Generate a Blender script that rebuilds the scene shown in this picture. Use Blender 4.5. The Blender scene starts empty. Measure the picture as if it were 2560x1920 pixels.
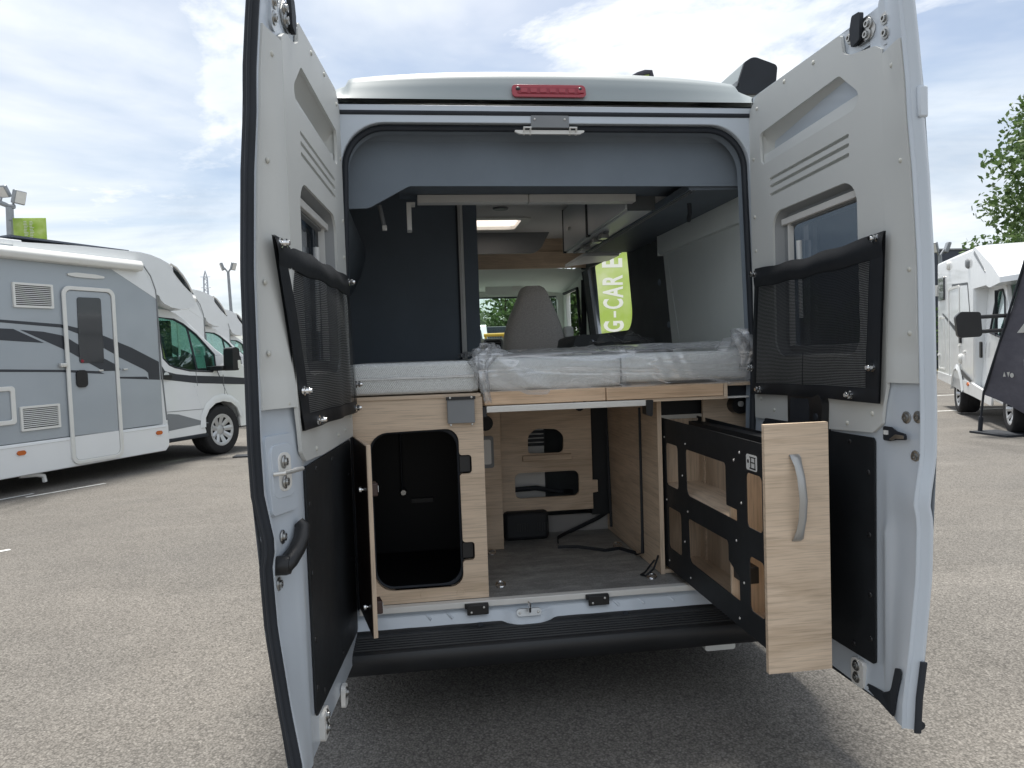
import bpy, bmesh, math, random
from mathutils import Vector, Matrix
import numpy as np
rad = math.radians
SC = bpy.context.scene
COL = SC.collection
random.seed(7)
rng = np.random.default_rng(7)

# ------------------------------------------------------------------ camera
cam_d = bpy.data.cameras.new('camera')
cam = bpy.data.objects.new('camera', cam_d)
COL.objects.link(cam)
F_PX, YAW, PITCH, ROLL = 1881.8, 0.13293, -0.03833, 0.03348
cam_d.sensor_fit = 'HORIZONTAL'
cam_d.sensor_width = 36.0
cam_d.lens = 36.0 * F_PX / 2560
cam_d.clip_start = 0.05
cam_d.clip_end = 3000
CAM = Vector((-0.54, -2.8, 1.5))
fw = Vector((math.sin(YAW) * math.cos(PITCH), math.cos(YAW) * math.cos(PITCH), math.sin(PITCH)))
r0 = Vector((math.cos(YAW), -math.sin(YAW), 0))
u0 = r0.cross(fw)
rt = r0 * math.cos(ROLL) - u0 * math.sin(ROLL)
up = r0 * math.sin(ROLL) + u0 * math.cos(ROLL)
mw = Matrix((rt, up, -fw)).transposed().to_4x4()
mw.translation = CAM
cam.matrix_world = mw
SC.camera = cam

# ------------------------------------------------------------------ sun, sky, exposure
SUN_EL, SUN_AZ = rad(72), rad(6)          # azimuth measured from +Y towards +X
to_sun = Vector((math.sin(SUN_AZ) * math.cos(SUN_EL), math.cos(SUN_AZ) * math.cos(SUN_EL), math.sin(SUN_EL)))
sun_d = bpy.data.lights.new('sun', 'SUN')
sun_d.energy = 2.3
sun_d.angle = rad(12)
sun_d.color = (1.0, 0.96, 0.89)
sun = bpy.data.objects.new('sun', sun_d)
sun.rotation_euler = to_sun.to_track_quat('Z', 'Y').to_euler()
sun.location = (0, 0, 30)
COL.objects.link(sun)

world = bpy.data.worlds.new('World')
SC.world = world
world.use_nodes = True
wt = world.node_tree
wt.nodes.clear()
def WN(t, **k):
    n = wt.nodes.new(t)
    for a, b in k.items():
        setattr(n, a, b)
    return n
wl = wt.links.new
sky = WN('ShaderNodeTexSky', sky_type='NISHITA')
sky.sun_disc = False
sky.sun_elevation = SUN_EL
sky.sun_rotation = SUN_AZ
sky.air_density = 1.0
sky.dust_density = 1.2
bg_sky = WN('ShaderNodeBackground')
bg_sky.inputs['Strength'].default_value = 0.050
wl(sky.outputs[0], bg_sky.inputs['Color'])
tc = WN('ShaderNodeTexCoord')
sep = WN('ShaderNodeSeparateXYZ')
wl(tc.outputs['Generated'], sep.inputs[0])
def wmath(op, a, b=None, clamp=False):
    n = WN('ShaderNodeMath', operation=op, use_clamp=clamp)
    for i, v in enumerate((a, b)):
        if v is None: continue
        if isinstance(v, (int, float)): n.inputs[i].default_value = v
        else: wl(v, n.inputs[i])
    return n.outputs[0]
zc = wmath('ADD', wmath('MAXIMUM', sep.outputs['Z'], 0.0), 0.17)
px_ = wmath('DIVIDE', sep.outputs['X'], zc)
py_ = wmath('DIVIDE', sep.outputs['Y'], zc)
comb = WN('ShaderNodeCombineXYZ')
wl(px_, comb.inputs[0]); wl(py_, comb.inputs[1])
def wnoise(scale, detail, rough, dist=0.0, loc=(0, 0, 0), scl=(1, 1, 1)):
    m = WN('ShaderNodeMapping')
    m.inputs['Location'].default_value = loc
    m.inputs['Scale'].default_value = scl
    wl(comb.outputs[0], m.inputs['Vector'])
    n = WN('ShaderNodeTexNoise')
    n.inputs['Scale'].default_value = scale
    n.inputs['Detail'].default_value = detail
    n.inputs['Roughness'].default_value = rough
    n.inputs['Distortion'].default_value = dist
    wl(m.outputs[0], n.inputs['Vector'])
    return n.outputs['Fac']
def wramp(f, pts):
    r = WN('ShaderNodeValToRGB')
    e = r.color_ramp.elements
    while len(e) < len(pts): e.new(0.5)
    for el, (p, c) in zip(e, pts):
        el.position = p
        el.color = (c, c, c, 1) if isinstance(c, (int, float)) else (*c, 1)
    wl(f, r.inputs[0])
    return r.outputs[0]
n_veil = wnoise(0.55, 6, 0.55, 0.6, (1.3, 0.2, 0), (0.8, 1.5, 1))
n_puff = wnoise(1.5, 9, 0.6, 0.3, (4.1, 2.7, 0))
n_shade = wnoise(1.1, 7, 0.6, 0.4, (8.7, 1.0, 3.0))
veil = wramp(n_veil, [(0.36, 0.22), (0.55, 0.97)])
puff = wramp(n_puff, [(0.47, 0.0), (0.60, 1.0)])
mask = wmath('MAXIMUM', veil, puff, True)
shade = wramp(n_shade, [(0.30, (0.54, 0.60, 0.68)), (0.46, (0.76, 0.815, 0.87)), (0.64, (0.95, 0.965, 0.98))])
bg_cl = WN('ShaderNodeBackground')
bg_cl.inputs['Strength'].default_value = 0.455
wl(shade, bg_cl.inputs['Color'])
mixw = WN('ShaderNodeMixShader')
wl(mask, mixw.inputs[0]); wl(bg_sky.outputs[0], mixw.inputs[1]); wl(bg_cl.outputs[0], mixw.inputs[2])
wo = WN('ShaderNodeOutputWorld')
wl(mixw.outputs[0], wo.inputs[0])

vs = SC.view_settings
vs.view_transform = 'Standard'
vs.look = 'None'
vs.gamma = 1.0
vs.use_curve_mapping = False
vs.exposure = 1.45
SC.cycles.max_bounces = 10
SC.cycles.transparent_max_bounces = 24

# ------------------------------------------------------------------ materials
def mat(name, col=(.5, .5, .5), rough=.5, metal=0.0, spec=.5, coat=0.0, alpha=1.0):
    m = bpy.data.materials.new(name)
    m.use_nodes = True
    b = m.node_tree.nodes['Principled BSDF']
    b.inputs['Base Color'].default_value = (*col, 1)
    b.inputs['Roughness'].default_value = rough
    b.inputs['Metallic'].default_value = metal
    b.inputs['Specular IOR Level'].default_value = spec
    b.inputs['Coat Weight'].default_value = coat
    b.inputs['Coat Roughness'].default_value = .05
    b.inputs['Alpha'].default_value = alpha
    return m
class NT:
    def __init__(s, m):
        s.t = m.node_tree; s.b = s.t.nodes['Principled BSDF']
        s.o = s.t.nodes['Material Output']
        s.tc = s.t.nodes.new('ShaderNodeTexCoord')
    def N(s, t, **k):
        n = s.t.nodes.new(t)
        for a, b in k.items(): setattr(n, a, b)
        return n
    def L(s, a, b): s.t.links.new(a, b)
    def map(s, scale=(1, 1, 1), rot=(0, 0, 0), src='Object'):
        m = s.N('ShaderNodeMapping')
        m.inputs['Scale'].default_value = scale
        m.inputs['Rotation'].default_value = rot
        s.L(s.tc.outputs[src], m.inputs['Vector'])
        return m.outputs[0]
    def noise(s, vec, scale, detail=4, rough=.55, dist=0.0):
        n = s.N('ShaderNodeTexNoise')
        n.inputs['Scale'].default_value = scale
        n.inputs['Detail'].default_value = detail
        n.inputs['Roughness'].default_value = rough
        n.inputs['Distortion'].default_value = dist
        s.L(vec, n.inputs['Vector'])
        return n.outputs['Fac']
    def ramp(s, f, pts, interp='LINEAR'):
        r = s.N('ShaderNodeValToRGB')
        r.color_ramp.interpolation = interp
        e = r.color_ramp.elements
        while len(e) < len(pts): e.new(0.5)
        for el, (p, c) in zip(e, pts):
            el.position = p
            el.color = (c, c, c, 1) if isinstance(c, (int, float)) else (*c, 1)
        s.L(f, r.inputs[0])
        return r.outputs[0]
    def mix(s, fac, a, b, mode='MIX'):
        n = s.N('ShaderNodeMix', data_type='RGBA', blend_type=mode)
        for sock, v in ((n.inputs[0], fac), (n.inputs[6], a), (n.inputs[7], b)):
            if isinstance(v, (int, float)): sock.default_value = v
            elif isinstance(v, tuple): sock.default_value = (*v, 1)
            else: s.L(v, sock)
        return n.outputs[2]
    def bump(s, h, strength=.3, dist=.005):
        n = s.N('ShaderNodeBump')
        n.inputs['Strength'].default_value = strength
        n.inputs['Distance'].default_value = dist
        s.L(h, n.inputs['Height'])
        s.L(n.outputs[0], s.b.inputs['Normal'])
    def math(s, op, a, b=None):
        n = s.N('ShaderNodeMath', operation=op)
        for i, v in enumerate((a, b)):
            if v is None: continue
            if isinstance(v, (int, float)): n.inputs[i].default_value = v
            else: s.L(v, n.inputs[i])
        return n.outputs[0]

def worn(name, col, rough, spec=.5, coat=0.0, amt=.08, scale=3.0, metal=0.0, grain=0.0, gscale=400):
    """paint / plastic with faint uneven dust and gloss"""
    m = mat(name, col, rough, metal, spec, coat)
    n = NT(m)
    v = n.map()
    f = n.noise(v, scale, 5, .6)
    lo = tuple(c * (1 - amt) for c in col); hi = tuple(min(1, c * (1 + amt)) for c in col)
    n.L(n.ramp(f, [(.3, lo), (.7, hi)]), n.b.inputs['Base Color'])
    f2 = n.noise(v, scale * 4, 4, .6)
    n.L(n.ramp(f2, [(.3, max(0, rough - .03)), (.7, min(1, rough + .04))]), n.b.inputs['Roughness'])
    if grain:
        n.bump(n.noise(v, gscale, 2, .5), grain, .001)
    return m

def wood(name, axis='x', c0=(.545, .42, .305), c1=(.69, .55, .415), seed=0.0):
    """pale oak laminate, grain running along the axis"""
    m = mat(name, c1, .52, spec=.3)
    n = NT(m)
    sc = {'x': (1.1, 22, 62), 'y': (22, 1.1, 62), 'z': (52, 52, 1.1)}[axis]
    v = n.map(sc)
    add = n.N('ShaderNodeVectorMath', operation='ADD')
    add.inputs[1].default_value = (seed, seed * 1.7, seed * 2.3)
    n.L(v, add.inputs[0])
    v = add.outputs[0]
    f = n.noise(v, 1.0, 6, .62, 1.1)
    v2 = n.map({'x': (7, 60, 210), 'y': (60, 7, 210), 'z': (190, 190, 7)}[axis])
    f2 = n.noise(v2, 1.0, 3, .6, .2)
    a = n.ramp(f, [(.22, c0), (.46, tuple(x * .25 + y * .75 for x, y in zip(c0, c1))), (.70, c1)])
    b = n.ramp(f2, [(.30, .74), (.52, 1.0)])
    fig = n.noise(n.map({'x': (1.3, 3, 7), 'y': (3, 1.3, 7), 'z': (7, 7, 1.3)}[axis]), 1.0, 3, .5, 2.2)
    ab = n.mix(1.0, a, b, 'MULTIPLY')
    n.L(n.mix(1.0, ab, n.ramp(fig, [(.30, (.84, .82, .79)), (.52, (1.0, 1.0, 1.0)), (.72, (1.10, 1.10, 1.10))]), 'MULTIPLY'), n.b.inputs['Base Color'])
    n.bump(f2, .12, .0008)
    return m

M = {}
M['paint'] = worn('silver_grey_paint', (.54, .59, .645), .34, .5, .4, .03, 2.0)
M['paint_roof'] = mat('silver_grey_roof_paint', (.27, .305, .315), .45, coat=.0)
M['trim'] = worn('beige_trim_plastic', (.61, .62, .60), .50, .4, 0, .035, 1.7, grain=.05, gscale=900)
M['trim_screw'] = mat('beige_screw_cap', (.55, .55, .50), .4)
M['grey_plastic'] = worn('grey_plastic', (.22, .23, .24), .45, .4, 0, .05, 4)
M['frame_plastic'] = worn('window_frame_plastic', (.26, .27, .275), .40, .4, 0, .04, 4)
M['rubber'] = worn('black_rubber', (.021, .025, .032), .62, .35, 0, .2, 8)
M['black_board'] = worn('black_board', (.0155, .0175, .020), .55, .35, 0, .25, 5, grain=.15, gscale=600)
M['black_plastic'] = worn('black_plastic', (.013, .0135, .015), .42, .45, 0, .2, 6, grain=.1, gscale=900)
M['bumper'] = worn('bumper_plastic', (.016, .017, .019), .42, .5, 0, .25, 4, grain=.1, gscale=700)
M['steel'] = worn('zinc_steel', (.40, .40, .39), .32, .5, 0, .12, 20, metal=1.0)
M['chrome'] = mat('bright_chrome', (.75, .75, .75), .12, 1.0)
M['alu'] = worn('brushed_aluminium', (.70, .69, .66), .38, .5, 0, .06, 10, metal=.7)
M['alu_white'] = worn('anodised_pale_profile', (.70, .69, .66), .42, .4, 0, .04, 6)
M['red_lens'] = mat('red_lens', (.30, .012, .03), .25, coat=.4)
M['red_dark'] = mat('red_lens_inner', (.24, .010, .025), .3)
M['amber'] = mat('amber_lens', (.55, .13, .02), .25)
M['wood_x'] = wood('oak_laminate_crosswise', 'x')
M['wood_x2'] = wood('oak_laminate_crosswise_b', 'x', seed=5.3)
M['wood_y'] = wood('oak_laminate_lengthwise', 'y', seed=2.1)
M['wood_z'] = wood('oak_laminate_upright', 'z', seed=3.7)
M['wood_pink'] = wood('warm_pine_veneer', 'x', (.58, .39, .25), (.74, .54, .37), 9.1)
M['felt_headliner'] = worn('slate_headliner_felt', (.195, .228, .265), .95, .1, 0, .05, 5, grain=.3, gscale=500)
M['felt_dark'] = worn('dark_navy_panel', (.135, .16, .188), .60, .25, 0, .1, 3)
M['felt_black'] = worn('black_wall_felt', (.12, .13, .135), .95, .1, 0, .1, 6, grain=.3, gscale=500)
M['panel_grey'] = worn('warm_grey_wall_panel', (.66, .70, .685), .85, .15, 0, .04, 3, grain=.2, gscale=500)
M['ceiling'] = worn('pale_grey_ceiling', (.78, .78, .77), .85, .15, 0, .03, 3)
M['cupboard'] = worn('pale_grey_cupboard', (.72, .74, .74), .40, .4, 0, .03, 3)
M['cab_lining'] = worn('cab_lining', (.70, .73, .69), .8, .2, 0, .03, 3)
M['vinyl'] = None
M['white_gel'] = worn('white_gelcoat', (.80, .82, .83), .22, .5, .4, .02, 2)
M['white_plastic'] = worn('white_plastic', (.74, .74, .71), .35, .5, 0, .03, 6)
M['mh_grey'] = worn('silver_side_panel', (.37, .41, .445), .33, .5, .4, .03, 1.5)
M['decal_dark'] = mat('dark_decal', (.035, .04, .05), .35)
M['decal_mid'] = mat('mid_grey_decal', (.22, .235, .25), .35)
M['white_dark'] = mat('vent_shadow_recess', (.035, .035, .038), .8)
M['tyre'] = worn('tyre_rubber', (.022, .022, .024), .8, .3, 0, .2, 14)
M['wheel_cover'] = worn('silver_wheel_cover', (.52, .53, .54), .32, .5, 0, .05, 8, metal=.35)
M['mast'] = worn('galvanised_mast', (.30, .32, .34), .5, .5, 0, .1, 5, metal=.4)
M['flag_green'] = None
M['line_paint'] = worn('worn_line_paint', (.62, .62, .60), .8, .3, 0, .15, 12)
M['building'] = worn('dark_cladding', (.055, .065, .085), .6, .4, 0, .1, 2)
M['yellow'] = mat('yellow_paint', (.62, .36, .03), .5)
M['pvc'] = mat('white_shroud', (.72, .72, .70), .4)
M['bark'] = worn('bark', (.09, .07, .05), .9, .2, 0, .3, 6)

# glass
def glass(name, tint, refl=.9, see=.35, base=0.0):
    m = bpy.data.materials.new(name); m.use_nodes = True
    t = m.node_tree; t.nodes.clear()
    o = t.nodes.new('ShaderNodeOutputMaterial')
    tr = t.nodes.new('ShaderNodeBsdfTransparent'); tr.inputs[0].default_value = (*[see * c for c in tint], 1)
    gl = t.nodes.new('ShaderNodeBsdfGlossy'); gl.inputs['Roughness'].default_value = .02
    gl.inputs[0].default_value = (.95, .97, 1, 1)
    lw = t.nodes.new('ShaderNodeLayerWeight'); lw.inputs[0].default_value = .5
    fr = t.nodes.new('ShaderNodeMath'); fr.operation = 'POWER'; fr.inputs[1].default_value = 4.0
    t.links.new(lw.outputs['Facing'], fr.inputs[0])
    mx = t.nodes.new('ShaderNodeMixShader')
    mu = t.nodes.new('ShaderNodeMath'); mu.operation = 'MULTIPLY_ADD'; mu.inputs[1].default_value = refl; mu.inputs[2].default_value = base
    t.links.new(fr.outputs[0], mu.inputs[0]); t.links.new(mu.outputs[0], mx.inputs[0])
    t.links.new(tr.outputs[0], mx.inputs[1]); t.links.new(gl.outputs[0], mx.inputs[2])
    t.links.new(mx.outputs[0], o.inputs[0])
    return m
M['glass_clear'] = glass('clear_glass', (.92, 1, .96), .9, .96, .03)
M['glass_cab'] = glass('green_tinted_glass', (.72, .95, .88), .9, .88, .13)
M['glass_dark'] = glass('dark_tinted_glass', (.80, .88, .96), .9, .36, .06)
M['glass_black'] = mat('smoked_acrylic', (.018, .021, .026), .08, coat=.5)

def film():
    """thin clear plastic film: mostly see-through, milky and glossy along its creases"""
    m = bpy.data.materials.new('clear_plastic_film'); m.use_nodes = True
    t = m.node_tree; t.nodes.clear()
    N = t.nodes.new; L = t.links.new
    o = N('ShaderNodeOutputMaterial')
    tr = N('ShaderNodeBsdfTransparent'); tr.inputs[0].default_value = (.985, .985, .985, 1)
    gl = N('ShaderNodeBsdfGlossy'); gl.inputs['Roughness'].default_value = .09
    df = N('ShaderNodeBsdfTranslucent'); df.inputs[0].default_value = (.85, .87, .9, 1)
    d2 = N('ShaderNodeBsdfDiffuse'); d2.inputs[0].default_value = (.9, .91, .93, 1)
    tc_ = N('ShaderNodeTexCoord')
    def ridge(rot, scale, sc, dist, lo, hi):
        mp = N('ShaderNodeMapping'); mp.inputs['Rotation'].default_value = rot; mp.inputs['Scale'].default_value = scale
        L(tc_.outputs['Object'], mp.inputs[0])
        no = N('ShaderNodeTexNoise'); no.inputs['Scale'].default_value = sc; no.inputs['Detail'].default_value = 2.5; no.inputs['Distortion'].default_value = dist
        L(mp.outputs[0], no.inputs['Vector'])
        a1 = N('ShaderNodeMath'); a1.operation = 'SUBTRACT'; a1.inputs[1].default_value = .5; L(no.outputs['Fac'], a1.inputs[0])
        a2 = N('ShaderNodeMath'); a2.operation = 'ABSOLUTE'; L(a1.outputs[0], a2.inputs[0])
        r = N('ShaderNodeMapRange'); r.interpolation_type = 'SMOOTHSTEP'
        r.inputs['From Min'].default_value = lo; r.inputs['From Max'].default_value = hi; r.inputs['To Min'].default_value = 1; r.inputs['To Max'].default_value = 0
        L(a2.outputs[0], r.inputs['Value']); return r.outputs[0], no.outputs['Fac']
    r1, n1 = ridge((0, rad(-38), 0), (.9, 2, 9), 1.1, .7, .0, .040)
    r2, n2 = ridge((0, rad(-12), 0), (1.6, 3, 5), 1.0, 1.0, .0, .014)
    mx = N('ShaderNodeMath'); mx.operation = 'MAXIMUM'; L(r1, mx.inputs[0]); L(r2, mx.inputs[1])
    bp = N('ShaderNodeBump'); bp.inputs['Strength'].default_value = .6; bp.inputs['Distance'].default_value = .025
    ad = N('ShaderNodeMath'); ad.operation = 'ADD'; L(n1, ad.inputs[0]); L(n2, ad.inputs[1])
    L(ad.outputs[0], bp.inputs['Height'])
    lw = N('ShaderNodeLayerWeight'); lw.inputs[0].default_value = .4
    for s_ in (gl, lw): L(bp.outputs[0], s_.inputs['Normal'])
    m0 = N('ShaderNodeMixShader'); m0.inputs[0].default_value = .8; L(df.outputs[0], m0.inputs[1]); L(d2.outputs[0], m0.inputs[2])
    m1 = N('ShaderNodeMixShader'); m1.inputs[0].default_value = .58
    L(gl.outputs[0], m1.inputs[1]); L(m0.outputs[0], m1.inputs[2])
    f1 = N('ShaderNodeMapRange'); f1.inputs['To Min'].default_value = .15; f1.inputs['To Max'].default_value = .55; L(lw.outputs['Facing'], f1.inputs['Value'])
    f2 = N('ShaderNodeMath'); f2.operation = 'MULTIPLY_ADD'; f2.inputs[1].default_value = .36; f2.use_clamp = True
    L(mx.outputs[0], f2.inputs[0]); L(f1.outputs[0], f2.inputs[2])
    m2 = N('ShaderNodeMixShader')
    L(f2.outputs[0], m2.inputs[0]); L(tr.outputs[0], m2.inputs[1]); L(m1.outputs[0], m2.inputs[2])
    L(m2.outputs[0], o.inputs[0])
    return m
M['film'] = film()

def net_mat():
    """open black mesh: threads on a fine grid, holes in between (UV in metres)"""
    m = bpy.data.materials.new('black_mesh_net'); m.use_nodes = True
    t = m.node_tree; b = t.nodes['Principled BSDF']; o = t.nodes['Material Output']
    b.inputs['Base Color'].default_value = (.014, .016, .019, 1); b.inputs['Roughness'].default_value = .6
    uv = t.nodes.new('ShaderNodeTexCoord')
    sp = t.nodes.new('ShaderNodeSeparateXYZ'); t.links.new(uv.outputs['UV'], sp.inputs[0])
    outs = []
    for ax, per, th in ((0, .0052, .44), (1, .0052, .50)):
        mu = t.nodes.new('ShaderNodeMath'); mu.operation = 'MULTIPLY'; mu.inputs[1].default_value = 1 / per
        t.links.new(sp.outputs[ax], mu.inputs[0])
        fr = t.nodes.new('ShaderNodeMath'); fr.operation = 'FRACT'; t.links.new(mu.outputs[0], fr.inputs[0])
        lt = t.nodes.new('ShaderNodeMath'); lt.operation = 'LESS_THAN'; lt.inputs[1].default_value = th
        t.links.new(fr.outputs[0], lt.inputs[0]); outs.append(lt.outputs[0])
    mx = t.nodes.new('ShaderNodeMath'); mx.operation = 'MAXIMUM'
    t.links.new(outs[0], mx.inputs[0]); t.links.new(outs[1], mx.inputs[1])
    tr = t.nodes.new('ShaderNodeBsdfTransparent')
    ms = t.nodes.new('ShaderNodeMixShader')
    t.links.new(mx.outputs[0], ms.inputs[0]); t.links.new(tr.outputs[0], ms.inputs[1]); t.links.new(b.outputs[0], ms.inputs[2])
    t.links.new(ms.outputs[0], o.inputs[0])
    return m
M['net'] = net_mat()
M['webbing'] = worn('black_webbing', (.0135, .0155, .019), .6, .35, 0, .15, 20, grain=.3, gscale=700)

def asphalt():
    m = mat('gritty_asphalt', (.2, .19, .18), .88, spec=.25)
    n = NT(m); v = n.map()
    vo = n.N('ShaderNodeTexVoronoi'); vo.inputs['Scale'].default_value = 130; n.L(v, vo.inputs['Vector'])
    stone = n.ramp(vo.outputs['Color'], [(.0, (.16, .151, .140)), (.35, (.203, .192, .178)), (.7, (.255, .242, .225)), (1.0, (.33, .316, .296))])
    gap = n.ramp(vo.outputs['Distance'], [(.35, 1.0), (.8, .55)])
    c1 = n.mix(1.0, stone, gap, 'MULTIPLY')
    f = n.noise(v, 48, 5, .7)
    c2 = n.mix(1.0, c1, n.ramp(f, [(.32, .80), (.68, 1.15)]), 'MULTIPLY')
    big = n.noise(v, .55, 5, .6, .4)
    mid = n.noise(v, 2.7, 5, .65)
    c3 = n.mix(1.0, c2, n.ramp(big, [(.30, (.88, .885, .89)), (.70, (1.09, 1.075, 1.055))]), 'MULTIPLY')
    c4 = n.mix(1.0, c3, n.ramp(mid, [(.28, .92), (.6, 1.04)]), 'MULTIPLY')
    oil = n.noise(n.map((1, .35, 1), (0, 0, rad(62))), 1.1, 3, .5, .8)
    c4 = n.mix(1.0, c4, n.ramp(oil, [(.26, .74), (.36, 1.0)]), 'MULTIPLY')
    pale = n.noise(n.map((.30, 1.6, 1), (0, 0, rad(-61))), 1.0, 4, .6, .5)
    c4 = n.mix(1.0, c4, n.ramp(pale, [(.52, 1.0), (.68, 1.13)]), 'MULTIPLY')
    c5 = n.mix(1.0, c4, (.82, .81, .795), 'MULTIPLY')
    n.L(c5, n.b.inputs['Base Color'])
    h = n.math('ADD', n.math('MULTIPLY', vo.outputs['Distance'], -1.0), n.math('MULTIPLY', f, .7))
    n.bump(h, .6, .004)
    return m
M['asphalt'] = asphalt()

def vinyl():
    m = mat('charcoal_vinyl_floor', (.06, .058, .055), .48, spec=.4)
    n = NT(m); v = n.map((1, 2.2, 1))
    f = n.noise(v, 7, 8, .75, .4); g = n.noise(n.map(), 160, 3, .6)
    a = n.ramp(f, [(.28, (.14, .142, .14)), (.5, (.26, .262, .256)), (.7, (.40, .40, .39))])
    n.L(n.mix(1.0, a, n.ramp(g, [(.3, .7), (.7, 1.2)]), 'MULTIPLY'), n.b.inputs['Base Color'])
    n.bump(g, .15, .001)
    return m
M['vinyl'] = vinyl()

def ticking():
    """quilted mattress cloth: fine slanted ribs"""
    m = mat('pale_mattress_cloth', (.55, .55, .53), .9, spec=.1)
    n = NT(m); v = n.map((1, 1, 1), (0, rad(28), 0))
    w = n.N('ShaderNodeTexWave'); w.inputs['Scale'].default_value = 52; w.inputs['Distortion'].default_value = 4.0
    w.inputs['Detail'].default_value = 2; w.inputs['Detail Scale'].default_value = 4
    n.L(v, w.inputs['Vector'])
    f = n.noise(n.map(), 120, 3, .6)
    a = n.ramp(w.outputs['Fac'], [(.1, (.69, .71, .70)), (.7, (.84, .86, .85))])
    n.L(n.mix(1.0, a, n.ramp(f, [(.3, .86), (.7, 1.08)]), 'MULTIPLY'), n.b.inputs['Base Color'])
    n.bump(w.outputs['Fac'], .6, .003)
    return m
M['ticking'] = ticking()

def cloth(name, a, b, scale):
    m = mat(name, a, .95, spec=.1)
    n = NT(m); f = n.noise(n.map((1, 1, 2)), scale, 4, .7)
    n.L(n.ramp(f, [(.3, a), (.7, b)]), n.b.inputs['Base Color'])
    n.bump(f, .4, .002)
    return m
M['seat'] = cloth('grey_tweed', (.30, .297, .29), (.48, .475, .465), 90)
M['flag_dark'] = cloth('dark_flag_cloth', (.075, .074, .09), (.105, .104, .122), 3)

def green_cloth():
    m = mat('lime_flag_cloth', (.3, .45, .06), .8, spec=.1)
    t = m.node_tree; n = NT(m)
    f = n.noise(n.map(), 3.5, 3, .5)
    c = n.ramp(f, [(.35, (.40, .54, .12)), (.6, (.53, .64, .26)), (.75, (.64, .70, .42))])
    n.L(c, n.b.inputs['Base Color'])
    tl = t.nodes.new('ShaderNodeBsdfTranslucent'); n.L(c, tl.inputs[0])
    ms = t.nodes.new('ShaderNodeMixShader'); ms.inputs[0].default_value = .55
    n.L(n.b.outputs[0], ms.inputs[1]); n.L(tl.outputs[0], ms.inputs[2]); n.L(ms.outputs[0], n.o.inputs[0])
    return m
M['flag_green'] = green_cloth()
M['flag_white'] = mat('white_flag_print', (.8, .8, .76), .8)
def _tl():
    t = M['flag_white'].node_tree; n = NT(M['flag_white'])
    tl = t.nodes.new('ShaderNodeBsdfTranslucent'); tl.inputs[0].default_value = (.85, .87, .78, 1)
    ms = t.nodes.new('ShaderNodeMixShader'); ms.inputs[0].default_value = .5
    n.L(n.b.outputs[0], ms.inputs[1]); n.L(tl.outputs[0], ms.inputs[2]); n.L(ms.outputs[0], n.o.inputs[0])
_tl()
def translucent(name, col):
    m = bpy.data.materials.new(name); m.use_nodes = True
    t = m.node_tree; t.nodes.clear()
    o = t.nodes.new('ShaderNodeOutputMaterial')
    a = t.nodes.new('ShaderNodeBsdfTranslucent'); a.inputs[0].default_value = (*col, 1)
    t.links.new(a.outputs[0], o.inputs[0])
    return m
M['skylight'] = translucent('milky_skylight', (.85, .80, .76))

def leaf(name, a, b, c):
    m = mat(name, b, .55, spec=.3)
    n = NT(m); t = m.node_tree
    oi = n.N('ShaderNodeNewGeometry')
    f = n.noise(n.map(), 1.3, 4, .6)
    r = n.math('ADD', n.math('MULTIPLY', oi.outputs['Random Per Island'], .6), n.math('MULTIPLY', f, .4))
    col = n.ramp(r, [(.15, a), (.5, b), (.85, c)])
    n.L(col, n.b.inputs['Base Color'])
    tl = t.nodes.new('ShaderNodeBsdfTranslucent'); n.L(col, tl.inputs[0])
    ms = t.nodes.new('ShaderNodeMixShader'); ms.inputs[0].default_value = .35
    n.L(n.b.outputs[0], ms.inputs[1]); n.L(tl.outputs[0], ms.inputs[2]); n.L(ms.outputs[0], n.o.inputs[0])
    return m
M['leaf_a'] = leaf('leaf_green', (.055, .10, .03), (.10, .17, .055), (.17, .24, .10))
M['leaf_b'] = leaf('leaf_dark_green', (.025, .055, .02), (.05, .10, .03), (.09, .15, .045))

# ------------------------------------------------------------------ mesh helpers
WL = {}          # world position of the frame a child's vertices are written in
def wloc(o):
    return WL.get(o.name, Vector((0, 0, 0))) if o is not None else Vector((0, 0, 0))

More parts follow.
